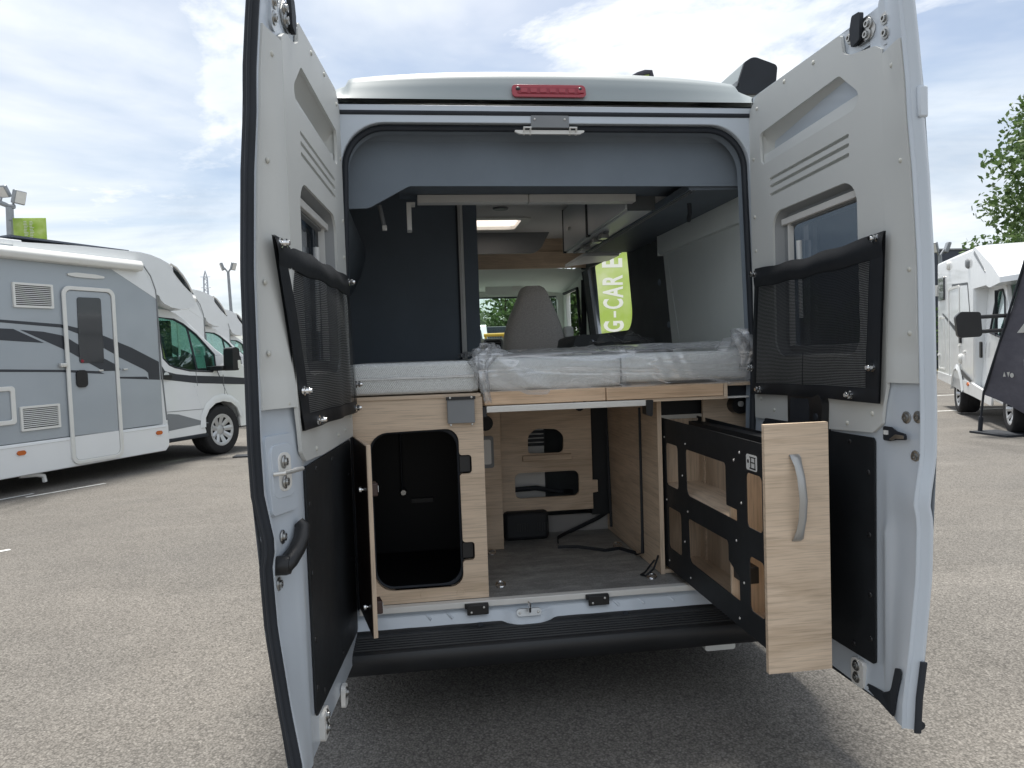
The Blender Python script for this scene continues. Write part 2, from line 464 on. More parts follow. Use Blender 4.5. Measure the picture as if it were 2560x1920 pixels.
class MB:
    def __init__(s): s.v = []; s.f = []; s.uv = None
    def add(s, vs_, fs):
        k = len(s.v); s.v += [tuple(p) for p in vs_]; s.f += [tuple(i + k for i in f) for f in fs]
    def box(s, x0, x1, y0, y1, z0, z1):
        s.add([(x, y, z) for z in (z0, z1) for y in (y0, y1) for x in (x0, x1)],
              [(0, 2, 3, 1), (4, 5, 7, 6), (0, 1, 5, 4), (2, 6, 7, 3), (0, 4, 6, 2), (1, 3, 7, 5)]); return s
    def grid(s, fn, na, nb, wrap_a=False, skip=None):
        k = len(s.v); ca = na if wrap_a else na + 1
        for i in range(ca):
            for j in range(nb + 1): s.v.append(tuple(fn(i / na, j / nb)))
        for i in range(na):
            for j in range(nb):
                if skip and skip(i, j): continue
                i2 = (i + 1) % ca
                s.f.append((k + i * (nb + 1) + j, k + i2 * (nb + 1) + j, k + i2 * (nb + 1) + j + 1, k + i * (nb + 1) + j + 1))
        return s
    def tgrid(s, rows):
        nb = len(rows[0]); k = len(s.v)
        for r in rows: s.v += [tuple(p) for p in r]
        for i in range(len(rows) - 1):
            for j in range(nb - 1):
                s.f.append((k + i * nb + j, k + (i + 1) * nb + j, k + (i + 1) * nb + j + 1, k + i * nb + j + 1))
        return s
    def tube(s, pts, r, n=8, cap=True, flat=1.0):
        pts = [Vector(p) for p in pts]; k = len(s.v); ref = None
        for i, p in enumerate(pts):
            d = (pts[min(i + 1, len(pts) - 1)] - pts[max(i - 1, 0)]).normalized()
            if ref is None:
                ref = Vector((0, 0, 1)) if abs(d.z) < .9 else Vector((1, 0, 0))
            a = (ref - d * ref.dot(d)).normalized(); b = d.cross(a); ref = a
            rr = r[i] if isinstance(r, (list, tuple)) else r
            for q in range(n):
                t = 2 * math.pi * q / n
                s.v.append(tuple(p + a * rr * math.cos(t) + b * rr * flat * math.sin(t)))
        for i in range(len(pts) - 1):
            for q in range(n):
                s.f.append((k + i * n + q, k + i * n + (q + 1) % n, k + (i + 1) * n + (q + 1) % n, k + (i + 1) * n + q))
        if cap:
            s.f.append(tuple(k + q for q in range(n - 1, -1, -1)))
            e = k + (len(pts) - 1) * n
            s.f.append(tuple(e + q for q in range(n)))
        return s
    def plate(s, outer, holes, fn, t):
        """flat sheet with holes; fn(a, b, d) maps to space, d in {0, t}"""
        bm = bmesh.new(); loops = []
        for lp in [outer] + list(holes):
            vs_ = [bm.verts.new((a, b, 0)) for a, b in lp]
            for i in range(len(vs_)): bm.edges.new((vs_[i], vs_[(i + 1) % len(vs_)]))
            loops.append(vs_)
        bmesh.ops.triangle_fill(bm, use_beauty=True, use_dissolve=False, edges=bm.edges[:], normal=(0, 0, 1))
        bm.verts.index_update(); n = len(bm.verts); k = len(s.v)
        co = [v.co.copy() for v in bm.verts]
        s.v += [tuple(fn(c.x, c.y, 0)) for c in co]
        fs = [tuple(v.index for v in f.verts) for f in bm.faces]
        s.f += [tuple(k + i for i in f) for f in fs]
        if t is not None:
            s.v += [tuple(fn(c.x, c.y, t)) for c in co]
            s.f += [tuple(k + n + i for i in reversed(f)) for f in fs]
            for lp in loops:
                ids = [v.index for v in lp]
                for i in range(len(ids)):
                    a, b = ids[i], ids[(i + 1) % len(ids)]
                    s.f.append((k + a, k + n + a, k + n + b, k + b))
        bm.free(); return s
    def lathe(s, prof, c, ax, n=24):
        """prof: (radius, height along ax)"""
        c = Vector(c); ax = Vector(ax).normalized()
        a = ax.orthogonal().normalized(); b = ax.cross(a)
        rows = [[c + ax * h + (a * math.cos(2 * math.pi * q / n) + b * math.sin(2 * math.pi * q / n)) * r for (r, h) in prof] for q in range(n + 1)]
        k = len(s.v); m = len(prof)
        for q in range(n): s.v += [tuple(p) for p in rows[q]]
        for q in range(n):
            q2 = (q + 1) % n
            for j in range(m - 1):
                s.f.append((k + q * m + j, k + q2 * m + j, k + q2 * m + j + 1, k + q * m + j + 1))
        return s
    def xf(s, fn):
        s.v = [tuple(fn(Vector(p))) for p in s.v]; return s
    def mesh(s, name, material, smooth=38, weld=True):
        me = bpy.data.meshes.new(name)
        bm = bmesh.new()
        vs_ = [bm.verts.new(p) for p in s.v]
        for f in s.f:
            if len(set(f)) < 3: continue
            try: bm.faces.new([vs_[i] for i in f])
            except ValueError: pass
        if weld:
            bmesh.ops.remove_doubles(bm, verts=bm.verts[:], dist=1e-5)
            bmesh.ops.recalc_face_normals(bm, faces=bm.faces[:])
        bm.to_mesh(me); bm.free()
        if material is not None: me.materials.append(material)
        if smooth is None:
            me.shade_flat()
        else:
            me.shade_smooth(); me.set_sharp_from_angle(angle=rad(smooth))
        return me
    def build(s, name, material, parent=None, bevel=0.0, smooth=38, label=None, kind=None, weld=True):
        me = s.mesh(name, material, smooth, weld)
        o = bpy.data.objects.new(name, me); COL.objects.link(o)
        if parent is not None:
            o.parent = parent; o.location = -wloc(parent)
        if bevel:
            b = o.modifiers.new('bevel', 'BEVEL'); b.width = bevel; b.segments = 2; b.limit_method = 'ANGLE'; b.angle_limit = rad(40)
        if label: o['label'] = label
        if kind: o['kind'] = kind
        return o

def thing(name, label, cat, loc=(0, 0, 0), group=None):
    o = bpy.data.objects.new(name, None); COL.objects.link(o)
    o.empty_display_size = .1
    o.location = loc; WL[o.name] = Vector(loc)
    o['label'] = label; o['category'] = cat
    if group: o['group'] = group
    return o
def settle(o, label, cat, group=None):
    """a thing that is one mesh: origin to its base"""
    co = [v.co for v in o.data.vertices]
    lo = [min(c[i] for c in co) for i in range(3)]; hi = [max(c[i] for c in co) for i in range(3)]
    p = Vector(((lo[0] + hi[0]) / 2, (lo[1] + hi[1]) / 2, lo[2]))
    o.data.transform(Matrix.Translation(-p)); o.location = p; WL[o.name] = p
    o['label'] = label; o['category'] = cat
    if group: o['group'] = group
    return o
def inst(name, me, parent, pos, normal=(0, -1, 0), spin=0.0, label=None):
    """a small piece with shared mesh data, its local z along normal"""
    o = bpy.data.objects.new(name, me); COL.objects.link(o)
    o.parent = parent
    n = Vector(normal).normalized()
    m = n.to_track_quat('Z', 'Y').to_matrix().to_4x4() @ Matrix.Rotation(spin, 4, 'Z')
    m.translation = Vector(pos) - wloc(parent)
    o.matrix_local = m
    if label: o['label'] = label
    return o
def copy_tree(o, parent=None):
    c = o.copy(); COL.objects.link(c)
    if parent is not None: c.parent = parent
    for ch in list(o.children): copy_tree(ch, c)
    return c

def rpoly(pts, r, n=6):
    """round the corners of a polygon; r one radius or one per corner"""
    out = []; N = len(pts)
    for i in range(N):
        p = Vector(pts[i]); a = Vector(pts[i - 1]); b = Vector(pts[(i + 1) % N])
        rr = r[i] if isinstance(r, (list, tuple)) else r
        if rr <= 1e-6: out.append(tuple(p)); continue
        da = (a - p); db = (b - p); la, lb = da.length, db.length; da /= la; db /= lb
        ang = math.acos(max(-1, min(1, da.dot(db))))
        t = min(rr / math.tan(ang / 2), la * .49, lb * .49); re = t * math.tan(ang / 2)
        c = p + (da + db).normalized() * (re / math.sin(ang / 2))
        p0, p1 = p + da * t, p + db * t
        a0 = math.atan2(p0.y - c.y, p0.x - c.x); a1 = math.atan2(p1.y - c.y, p1.x - c.x)
        d = (a1 - a0 + math.pi) % (2 * math.pi) - math.pi
        for k in range(n + 1):
            q = a0 + d * k / n; out.append((c.x + re * math.cos(q), c.y + re * math.sin(q)))
    return out
def rrect(a0, a1, b0, b1, r, n=6): return rpoly([(a0, b0), (a1, b0), (a1, b1), (a0, b1)], r, n)
def circ(a, b, r, n=16): return [(a + r * math.cos(2 * math.pi * k / n), b + r * math.sin(2 * math.pi * k / n)) for k in range(n)]
def interp(x, xs, ys): return float(np.interp(x, xs, ys))
XZ = lambda y: (lambda a, b, d: (a, y + d, b))        # plate facing -y
YZ = lambda x: (lambda a, b, d: (x + d, a, b))
def box(name, material, parent, *e, bevel=.0015, label=None):
    return MB().box(*e).build(name, material, parent, bevel=bevel, label=label)

# shared small hardware (centred at origin, z outward)
def dome_mesh(name, r, h, material):
    return MB().lathe([(0.0, h), (r * .55, h * .85), (r * .9, h * .45), (r, 0), (r * .98, -.002)], (0, 0, 0), (0, 0, 1), 12).mesh(name, material)
cap_me = dome_mesh('screw_cap', .0075, .005, M['trim_screw'])
blk_screw_me = dome_mesh('black_screw', .009, .004, M['black_plastic'])
bolt_me = MB().lathe([(0, .004), (.005, .004), (.0055, .008), (.010, .008), (.0105, .003), (.017, .002), (.018, 0), (.018, -.002)], (0, 0, 0), (0, 0, 1), 14).mesh('bolt', M['steel'])
dot_me = dome_mesh('rivet', .0045, .003, M['alu'])
stud_me = MB().lathe([(0, .022), (.006, .022), (.007, .016), (.011, .015), (.011, .008), (.006, .007), (.006, .004), (.013, .003), (.013, -.002)], (0, 0, 0), (0, 0, 1), 14).mesh('stud', M['chrome'])

GZ = 0.17
# ------------------------------------------------------------------ setting
g = MB(); g.grid(lambda a, b: (-700 + 1400 * a, -300 + 1400 * b, GZ), 14, 14)
gr = g.build('ground', M['asphalt'], kind='structure')
def strip(pts, w, z=GZ + .004):
    m = MB(); a, b = Vector((*pts[0], z)), Vector((*pts[1], z)); d = (b - a).normalized(); n = Vector((-d.y, d.x, 0)) * w / 2
    m.add([a - n, b - n, b + n, a + n], [(0, 1, 2, 3)])
    o = m.build('parking_line', M['line_paint'], kind='structure'); return o
strip(((8.2, 10.22), (11.2, 10.16)), .10)
strip(((10.6, 13.8), (13.2, 14.0)), .10)
strip(((-4.62, 5.72), (-4.10, 6.44)), .05)
strip(((-5.3, 4.85), (-4.65, 5.95)), .05)
strip(((-4.2, 2.7), (-3.56, 3.24)), .05)
v = MB(); v.box(8, 40, 24.6, 25.0, GZ, GZ + .12); v.build('kerb', worn('kerb_stone', (.3, .29, .27), .85), kind='structure')
vg = MB(); vg.add([(8, 25.0, GZ + .06), (60, 25.0, GZ + .06), (60, 33, GZ + .06), (8, 33, GZ + .06)], [(0, 1, 2, 3)])
vg.build('verge', worn('dry_grass', (.16, .14, .07), .95, amt=.3, scale=5), kind='structure')

# ------------------------------------------------------------------ campervan
VAN = thing('campervan', 'silver grey campervan seen from behind with both rear doors swung open', 'campervan', (0, 1.6, GZ))
P = VAN
# --- body shell
SIDE_Z = [.40, .60, .85, 1.1, 1.4, 1.7, 2.0, 2.2, 2.30, 2.37, 2.425]
def side_x(z, sgn):
    """body side profile: widest at the belt, leaning in towards the roof"""
    w = interp(z, [.40, .60, .85, 1.1, 1.4, 1.7, 2.0, 2.2, 2.30, 2.37, 2.425, 2.56], [.945, .962, .976, .982, .980, .972, .955, .940, .930, .915, .890, .865])
    return .015 + sgn * w
def rear_frame():
    """painted opening surround: outer body outline to the rounded door opening"""
    outer = [(side_x(z, -1), z) for z in SIDE_Z[::-1]] + [(side_x(z, 1), z) for z in SIDE_Z]
    hole = rpoly([(-.775, .50), (.785, .50), (.815, 1.4), (.79, 2.360), (-.755, 2.360), (-.785, 1.4)], [.02, .02, .5, .16, .16, .5], 10)
    m = MB(); m.plate(outer, [hole], XZ(.0), .04)
    return m
rear_frame().build('opening_frame', M['paint'], P, bevel=.004)
# inner painted reveal step
hole = rpoly([(-.775, .545), (.785, .545), (.815, 1.4), (.79, 2.360), (-.755, 2.360), (-.785, 1.4)], [.02, .02, .5, .16, .16, .5], 10)
hole2 = rpoly([(-.755, .555), (.765, .555), (.797, 1.4), (.772, 2.338), (-.737, 2.338), (-.767, 1.4)], [.02, .02, .5, .15, .15, .5], 10)
def ring(name, a, b, ya, yb, m_, parent=P):
    m = MB(); rows = [[(p[0], ya, p[1]) for p in a + a[:1]], [(p[0], yb, p[1]) for p in b + b[:1]]]
    m.tgrid(rows); return m.build(name, m_, parent)
ring('opening_reveal', hole, hole2, .041, .075, M['felt_headliner'])
# rubber door seal: a fat bead just inside the painted frame
path = [(p[0], .030, p[1]) for p in rpoly([(-.765, .56), (.772, .56), (.805, 1.4), (.780, 2.348), (-.745, 2.348), (-.776, 1.4)], [.02, .02, .5, .15, .15, .5], 12)]
MB().tube(path + path[:2], .012, 8, False).build('door_seal', M['rubber'], P)
# top gutter: dark gap between roof lip and frame
box('gutter', M['rubber'], P, -.80, .83, .022, .06, 2.383, 2.438, bevel=.006)
gl_ = MB(); gl_.tube([(-.78, .004, 2.395), (.81, .004, 2.395)], .010, 8); gl_.build('gutter_seal', M['rubber'], P)
# rear roof cap: steep bulge over the doors, raised panel between two shoulders
CAP_Y = [-.012, -.010, -.002, .008, .022, .046, .090, .20, .40, .80]
CAP_T = [.000, .045, .22, .45, .70, .88, .985, 1.06, 1.14, 1.22]
def roof_z(x, t):
    q = abs((x - .02) / .745)
    top = 2.582 - .026 * q ** 2
    if q > 1: top -= .030 * min(1, (q - 1) / .02) + .22 * max(0, q - 1.03)
    return 2.441 + (top - 2.441) * t
def cap_y(z): return interp((z - 2.441) / .141, CAP_T, CAP_Y)
def roof_pt(a, b):
    x = -.86 + 1.77 * a
    k = b * (len(CAP_Y) - 1)
    y = interp(k, range(len(CAP_Y)), CAP_Y); t = interp(k, range(len(CAP_Y)), CAP_T)
    q = abs((x - .02) / .80)
    return (x, y + .05 * q ** 4 * t, roof_z(x, t))
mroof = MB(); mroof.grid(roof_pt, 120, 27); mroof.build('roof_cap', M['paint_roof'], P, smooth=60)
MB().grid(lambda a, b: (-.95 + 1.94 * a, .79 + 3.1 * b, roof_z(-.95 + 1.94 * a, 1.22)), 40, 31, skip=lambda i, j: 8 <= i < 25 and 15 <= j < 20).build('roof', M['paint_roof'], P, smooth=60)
# third brake light
by = lambda b: cap_y(b) - .014
bl = MB(); bl.plate(rrect(-.131, .147, 2.450, 2.500, .016), [], lambda a, b, d: (a, by(b) + d, b), .03)
BL = bl.build('brake_light', M['red_lens'], P, bevel=.005)
MB().plate(rrect(-.112, .128, 2.463, 2.488, .008), [], lambda a, b, d: (a, by(b) - .002 + d, b), .004).build('lens_band', M['red_dark'], BL)
for k in range(7):
    x = -.098 + k * .0357
    MB().plate(rrect(x, x + .024, 2.467, 2.484, .003), [], lambda a, b, d: (a, by(b) - .004 + d, b), .003).build('led_cell', M['red_lens'], BL)
for x in (-.108, .126):
    inst('lens_screw', blk_screw_me, BL, (x, by(2.482) - .001, 2.482), (0, -1, .3))
# roof awning at right
aw = MB()
prof = rpoly([(.905, 2.605), (1.02, 2.610), (1.10, 2.665), (1.108, 2.735), (.995, 2.772), (.955, 2.745)], [.01, .01, .02, .02, .05, .02])
aw.plate(prof, [], XZ(.38), 2.9)
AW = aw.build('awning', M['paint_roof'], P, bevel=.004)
MB().plate([(a * .995 + .005, b * .998 + .004) for a, b in prof], [], XZ(.366), .02).build('awning_end_cap', M['rubber'], AW, bevel=.004)
box('awning_bracket', M['alu'], AW, .87, .93, .40, .46, 2.575, 2.625)
MB().box(.915, .925, .366, 3.2, 2.64, 2.66).build('awning_rail', M['grey_plastic'], AW)
# side walls (outer skin and inner lining) with real openings
ys_ = [0.0, .05, .6, 1.2, 1.85, 2.5, 3.12, 3.5]; zs_ = [.36] + SIDE_Z + [2.45]
for sgn in (-1, 1):
    MB().grid(lambda a, b: (side_x(zs_[round(b * (len(zs_) - 1))], sgn), ys_[round(a * 7)], zs_[round(b * (len(zs_) - 1))]), 7, len(zs_) - 1,
              skip=(lambda i, j: sgn > 0 and 4 <= i < 6 and 2 <= j < 9)).build('side_panel', M['paint'], P, smooth=60)
win_hole = rpoly([(1.93, 1.625), (3.16, 1.625), (3.16, 2.30), (1.90, 2.30)], [.0, .0, .0, .0])
winr = rpoly([(2.10, 1.632), (3.15, 1.632), (3.30, 2.19), (2.045, 2.19)], [.0, .0, 0, .03], 8)
side_hole = [(1.70, .50), (3.12, .50), (3.42, 2.40), (1.70, 2.40)]
# sliding door pillar seen through the opening, with its striker
pill = MB(); pill.add([(.93, 3.06, 1.55), (.99, 3.06, 1.55), (.99, 3.20, 1.55), (.93, 3.20, 1.55), (.93, 3.34, 2.30), (.99, 3.34, 2.30), (.99, 3.52, 2.30), (.93, 3.52, 2.30)],
                       [(0, 1, 5, 4), (1, 2, 6, 5), (2, 3, 7, 6), (3, 0, 4, 7), (0, 3, 2, 1), (4, 5, 6, 7)])
PL = pill.build('door_pillar', M['paint'], P, bevel=.01)
MB().box(.915, .932, 3.30, 3.36, 2.06, 2.17).build('pillar_striker', M['rubber'], PL, bevel=.006)
MB().tube([(.915, 3.08, 1.56), (.915, 3.40, 2.32)], .022, 8).build('pillar_seal', M['rubber'], PL)
# underbody, wheels hidden behind the bumper
box('underbody', M['rubber'], P, -.80, .80, .40, 4.8, .33, .50, bevel=.02)
for sx in (-.80, .82):
    tw = MB(); tw.lathe([(0.16, -.09), (.30, -.10), (.335, -.06), (.335, .06), (.30, .10), (.16, .09)], (sx, 1.05, GZ + .335), (1, 0, 0), 28)
    T = tw.build('rear_wheel', M['tyre'], P, smooth=50)
    MB().lathe([(0, .05), (.05, .07), (.14, .04), (.19, .085), (.20, .09)], (sx, 1.05, GZ + .335), (1 if sx > 0 else -1, 0, 0), 24).build('rim', M['wheel_cover'], T)
# sill: painted step under the furniture, with striker pocket
def sill_y(x):
    return -.010 - .045 * math.exp(-((x + .135) / .085) ** 4)
ms = MB()
def sill_pt(a, b):
    x = -.775 + 1.56 * a
    bump_ = math.exp(-((x + .135) / .080) ** 4)
    zs = [.575, .549, .540, .520, .505, .470]; ys = [.02, .018, .000, -.012, -.020, -.022]
    k = b * 5; z = interp(k, range(6), zs); y = interp(k, range(6), ys)
    if b > .25:
        y -= .028 * bump_; z -= .012 * bump_ * (1 - abs(b - .6))
    y += .0015 * math.sin(x * 40) * math.sin(b * 3.1)
    return (x, y, z)
ms.grid(sill_pt, 110, 20); SILL = ms.build('sill', M['paint'], P, smooth=70)
for x in (-.52, -.44, .20, .30, .42):
    MB().tube([(x, .002, .541), (x + .02, -.010, .524)], [.004, .006], 8).build('sill_rib', M['paint'], SILL)
ST = MB().plate(rrect(-.182, -.088, .522, .546, .012), [], lambda a, b, d: (a, -.032 + d - (.546 - b) * .5, b), .006).build('latch_plate', M['steel'], SILL)
MB().tube([(-.135, -.036, .534), (-.135, -.062, .545), (-.135, -.066, .560), (-.135, -.058, .572), (-.135, -.036, .570)], .0055, 8).build('latch_hook', M['chrome'], ST)
for x in (-.170, -.100): inst('plate_bolt', dot_me, ST, (x, -.040, .534), (0, -1, .5))
for x in (-.328, .136):
    B_ = MB().box(x - .046, x + .043, -.020, .018, .556, .574).box(x - .038, x + .043, -.026, -.018, .534, .572).build('sill_bracket', M['black_plastic'], SILL, bevel=.003)
    inst('bracket_bolt', dot_me, B_, (x - .022, -.027, .545), (0, -1, 0))
    inst('bracket_bolt', dot_me, B_, (x + .025, -.027, .562), (0, -1, .3))
# aluminium edge trim of the floor
box('floor_edge_trim', M['alu_white'], P, -.762, .775, -.006, .03, .5565, .5795, bevel=.003)
# bumper: ribbed tread and rounded face
def bump_prof():
    p = [(.03, .508), (-.022, .504), (-.030, .497), (-.040, .495)]
    for k in range(6):
        y = -.048 - .0125 * k; z = .490 - .0042 * k
        p += [(y, z + .003), (y - .0055, z + .003), (y - .0065, z - .002), (y - .0115, z - .002)]
    p += [(-.126, .466), (-.136, .460), (-.142, .448), (-.142, .425), (-.134, .396), (-.118, .379), (-.06, .372), (.12, .372)]
    return p
pr = bump_prof(); mb = MB()
xs = [-.83, -.822, -.80, -.4, 0, .4, .80, .838, .846]; sc_ = [.0, .9, 1, 1, 1, 1, 1, .9, 0]
rows = []
for x, q in zip(xs, sc_):
    rows.append([(x, .03 + (y - .03) * (1 if q == 1 else (.97 if q else .9)), .42 + (z - .42) * (1 if q == 1 else (.97 if q else .8))) for y, z in pr])
mb.tgrid(rows); BP = mb.build('bumper', M['bumper'], P, smooth=30)
for x in (-.32, .24):
    MB().lathe([(0, .002), (.009, .002), (.011, .0)], (x, -.032, .499), (0, -.6, .8), 12).build('bumper_plug', M['rubber'], BP)
# white exhaust shield below bumper
MB().plate(rrect(.575, .70, .300, .326, .01), [], XZ(.02), .10).build('tailpipe_shield', M['white_plastic'], P, bevel=.006)
# --- upper interior
hl = rpoly([(-.80, 2.072), (-.675, 2.074), (-.52, 2.157), (.86, 2.152), (.86, 2.44), (-.80, 2.44)], [0, .06, .05, 0, 0, 0])
HL = MB().plate(hl, [], XZ(.12), .012).build('headliner', M['felt_headliner'], P, bevel=.003)
# headliner top curve up to the frame
MB().grid(lambda a, b: (-.775 + 1.60 * a, .060 + .06 * b, 2.36 - .035 * b * b), 4, 6).build('headliner_edge', M['felt_headliner'], HL)
TL = MB().plate(rrect(-.062, .082, 2.344, 2.388, .004), [], XZ(-.004), .02).build('top_latch_bracket', M['grey_plastic'], P, bevel=.003)
MB().plate(rpoly([(-.135, 2.337), (.155, 2.337), (.125, 2.323), (-.105, 2.323)], .004), [], XZ(.006), .012).build('latch_tray', M['alu_white'], TL)
for x in (-.076, .098):
    MB().tube([(x - .012, .015, 2.322), (x - .012, -.004, 2.344), (x + .012, -.004, 2.344), (x + .012, .015, 2.322)], .0045, 8).build('latch_loop', M['alu_white'], TL)
for x in (-.048, .066): inst('latch_screw', dot_me, TL, (x, -.005, 2.374), (0, -1, 0))
# ceiling with skylight opening
CE = MB().plate([(-.865, .13), (.895, .13), (.895, 3.26), (-.865, 3.26)], [rrect(-.55, .29, 2.26, 2.75, .05)], lambda a, b, d: (a, b, 2.43 + d), .03).build('ceiling', M['ceiling'], P)
SK = MB().plate(rrect(-.53, .27, 2.30, 2.71, .04), [], lambda a, b, d: (a, b, 2.450 + d), .004).build('skylight', M['skylight'], P)
MB().plate(rrect(-.57, .31, 2.24, 2.77, .06), [rrect(-.53, .25, 2.32, 2.71, .04)], lambda a, b, d: (a, b, 2.418 + d), .03).build('skylight_frame', M['white_plastic'], SK, bevel=.004)
# hole in outer roof over the skylight is left to the milky pane: a hatch dome stands there
MB().lathe([(0, .0), (.045, .0), (.05, .006), (.05, .012)], (.06, 1.95, 2.419), (0, 0, 1), 18).build('ceiling_spot', M['grey_plastic'], CE)
MB().box(-.16, -.02, 2.72, 2.78, 2.405, 2.43).build('ceiling_sensor', M['white_plastic'], CE, bevel=.006)
# dark soffit under the raised bed, right of the cupboard
MB().box(.598, .90, .135, 1.95, 2.141, 2.17).build('soffit', M['felt_dark'], P)
for x in (.612, .626): MB().tube([(x, .14, 2.140), (x, 1.92, 2.140)], .0025, 6).build('soffit_rail', M['steel'], P)
MB().tube([(.70, .40, 2.150), (.71, .42, 2.10), (.72, .46, 2.085), (.735, .50, 2.085)], .010, 8).build('coat_hook', M['rubber'], P)
# beam under the headliner
MB().box(-.56, .86, .135, .60, 2.2065, 2.22).build('soffit_beam', M['felt_dark'], P)
for x0, x1 in ((-.484, .002), (.0055, .490)):
    box('light_profile', M['alu_white'], P, x0, x1, .50, .56, 2.171, 2.205, bevel=.002)
# small angle brackets hanging at the left
MB().box(-.532, -.512, .44, .52, 2.045, 2.16).box(-.532, -.495, .44, .52, 2.155, 2.162).build('angle_bracket', M['alu_white'], P, bevel=.002)
MB().tube([(-.645, .45, 2.15), (-.628, .45, 2.06)], .009, 8).build('gas_strut', M['grey_plastic'], P)
MB().box(-.637, -.617, .44, .46, 2.044, 2.066).build('strut_foot', M['alu_white'], P, bevel=.003)
# overhead cupboard on the right
CB = MB().box(.485, .90, .57, 2.02, 2.148, 2.429).build('overhead_cupboard', M['cupboard'], P, bevel=.006)
MB().box(.470, .4845, .60, 1.345, 2.156, 2.42).build('cupboard_door', M['cupboard'], CB, bevel=.004)
MB().box(.470, .4845, 1.375, 2.00, 2.156, 2.42).build('cupboard_door', M['cupboard'], CB, bevel=.004)
MB().box(.4675, .4849, 1.338, 1.382, 2.15, 2.425).box(.4675, .4849, 2.0, 2.022, 2.148, 2.425).build('cupboard_gap', M['rubber'], CB)
MB().lathe([(0, .016), (.010, .016), (.011, .004), (.016, .002), (.016, 0)], (.470, 1.80, 2.27), (-1, 0, 0), 14).build('push_knob', M['alu'], CB)
MB().box(.52, .54, 1.15, 1.95, 2.136, 2.148).build('light_rail', M['grey_plastic'], CB)
for y in (1.20, 1.34, 1.62):
    MB().box(.508, .552, y, y + .07, 2.118, 2.147).build('spot_light', M['steel'], CB, bevel=.005)
MB().plate(rpoly([(.60, 2.02), (.84, 2.02), (.84, 2.30), (.60, 2.60)], [0, 0, .1, 0]), [], lambda a, b, d: (a, b, 2.128 + d), .018).build('cupboard_shelf', M['cupboard'], CB)
MB().box(.470, .60, .560, .5695, 2.142, 2.43).build('cupboard_end_shade', M['felt_black'], CB)  # dark sheet added over the lit cupboard end, darkening it as shade would
# left: bathroom wall, pole and jamb
MB().box(-.875, -.262, 1.40, 1.42, 1.30, 2.43).build('washroom_wall', M['felt_dark'], P)
MB().box(-.262, -.253, 1.385, 1.44, 1.30, 2.43).build('wall_edge', M['rubber'], P)
MB().box(-.252, -.224, 1.395, 1.44, 1.30, 2.43).box(-.243, -.233, 1.390, 1.40, 1.30, 2.43).build('door_track', M['alu_white'], P, bevel=.004)
MB().box(-.222, -.146, 1.40, 1.46, 1.30, 2.43).build('door_jamb', M['felt_dark'], P)
MB().box(-.166, -.140, 1.46, 3.0, 1.20, 2.43).build('washroom_side', M['felt_dark'], P)
# left inner wall lining
MB().box(-.90, -.885, .06, 1.41, 1.25, 2.44).build('wall_lining', M['felt_dark'], P)
MB().grid(lambda a, b: (-.88 + .12 * math.sin(b * 1.57), .13 + 1.27 * a, 1.80 + .30 * b), 3, 8).build('wall_rib', M['felt_dark'], P)
# right wall: black felt with the window opening, grey panel towards the rear
MB().plate([(1.22, 1.2), (3.0, 1.2), (3.40, 2.44), (1.22, 2.44)], [rpoly([(1.93, 1.640), (2.93, 1.640), (3.16, 2.175), (2.05, 2.175)], [.12, 0, 0, .03], 8)], YZ(.90), .02).build('wall_lining', M['felt_black'], P)
for y, z in ((1.36, 1.89), (1.50, 2.15), (1.22, 1.64)):
    MB().lathe([(0, .006), (.016, .006), (.019, .002), (.019, 0)], (.899, y + .04, z), (-1, 0, 0), 16).build('button_cap', M['felt_headliner'], P)
MB().grid(lambda a, b: (.895, .115 + 1.05 * a + .10 * a * b * 1.0, 1.45 + .62 * b), 4, 4).build('wall_panel', M['panel_grey'], P)
up_ = MB()
rows = []
for a in np.linspace(0, 1, 14):
    y = .115 + 1.20 * a
    zb = 2.035 - .035 * max(0, 1 - abs(a - .12) / .12) if a < .24 else 2.035
    zb = 2.035 - .05 * math.exp(-((a + .02) / .10) ** 2)
    rows.append([(.894, y, zb), (.872, y, zb + .002), (.864, y, zb + .02), (.862, y, 2.10), (.870, y, 2.152)])
up_.tgrid(rows); up_.build('wall_moulding', M['panel_grey'], P, smooth=50)
MB().box(.862, .895, 1.315, 1.318, 2.03, 2.152).build('moulding_end', M['panel_grey'], P)
MB().plate([(1.05, 1.45), (1.18, 1.45), (1.31, 2.04), (1.26, 2.04)], [], YZ(.893), .006).build('panel_edge', M['panel_grey'], P)
# roller blind cassette over the side window
MB().box(.80, .895, 1.95, 2.30, 2.175, 2.24).build('blind_cassette', M['felt_black'], P, bevel=.01)
# --- cab
WB = MB().box(-.30, .98, 3.20, 3.22, 2.19, 2.325).build('cab_shelf_front', M['wood_x'], P, bevel=.003)
MB().plate(rpoly([(-.30, 2.272), (.46, 2.272), (.555, 2.44), (-.30, 2.44)], [0, .11, 0, 0], 10), [], XZ(2.90), .03).build('cab_bulkhead', M['grey_plastic'], P, bevel=.004)
MB().box(.30, .98, 3.222, 3.24, 2.25, 2.62).build('bulkhead_side', M['wood_x'], P)
cc = MB(); cc.grid(lambda a, b: (-.95 + 1.9 * a, 3.24 + 1.1 * b, 2.20 - .10 * b - .03 * (2 * a - 1) ** 4), 12, 6); CC = cc.build('cab_ceiling', M['cab_lining'], P, smooth=60)
for x0, x1 in ((-.48, .08), (.16, .52)):
    MB().plate(rrect(x0, x1, 2.055, 2.155, .025), [], lambda a, b, d: (a, 4.02 + d + (2.155 - b) * .5, b), .018).build('sun_visor', M['cab_lining'], CC, bevel=.006)
MB().box(.40, .49, 4.015, 4.02, 2.085, 2.125).build('visor_sticker', M['pvc'], CC)
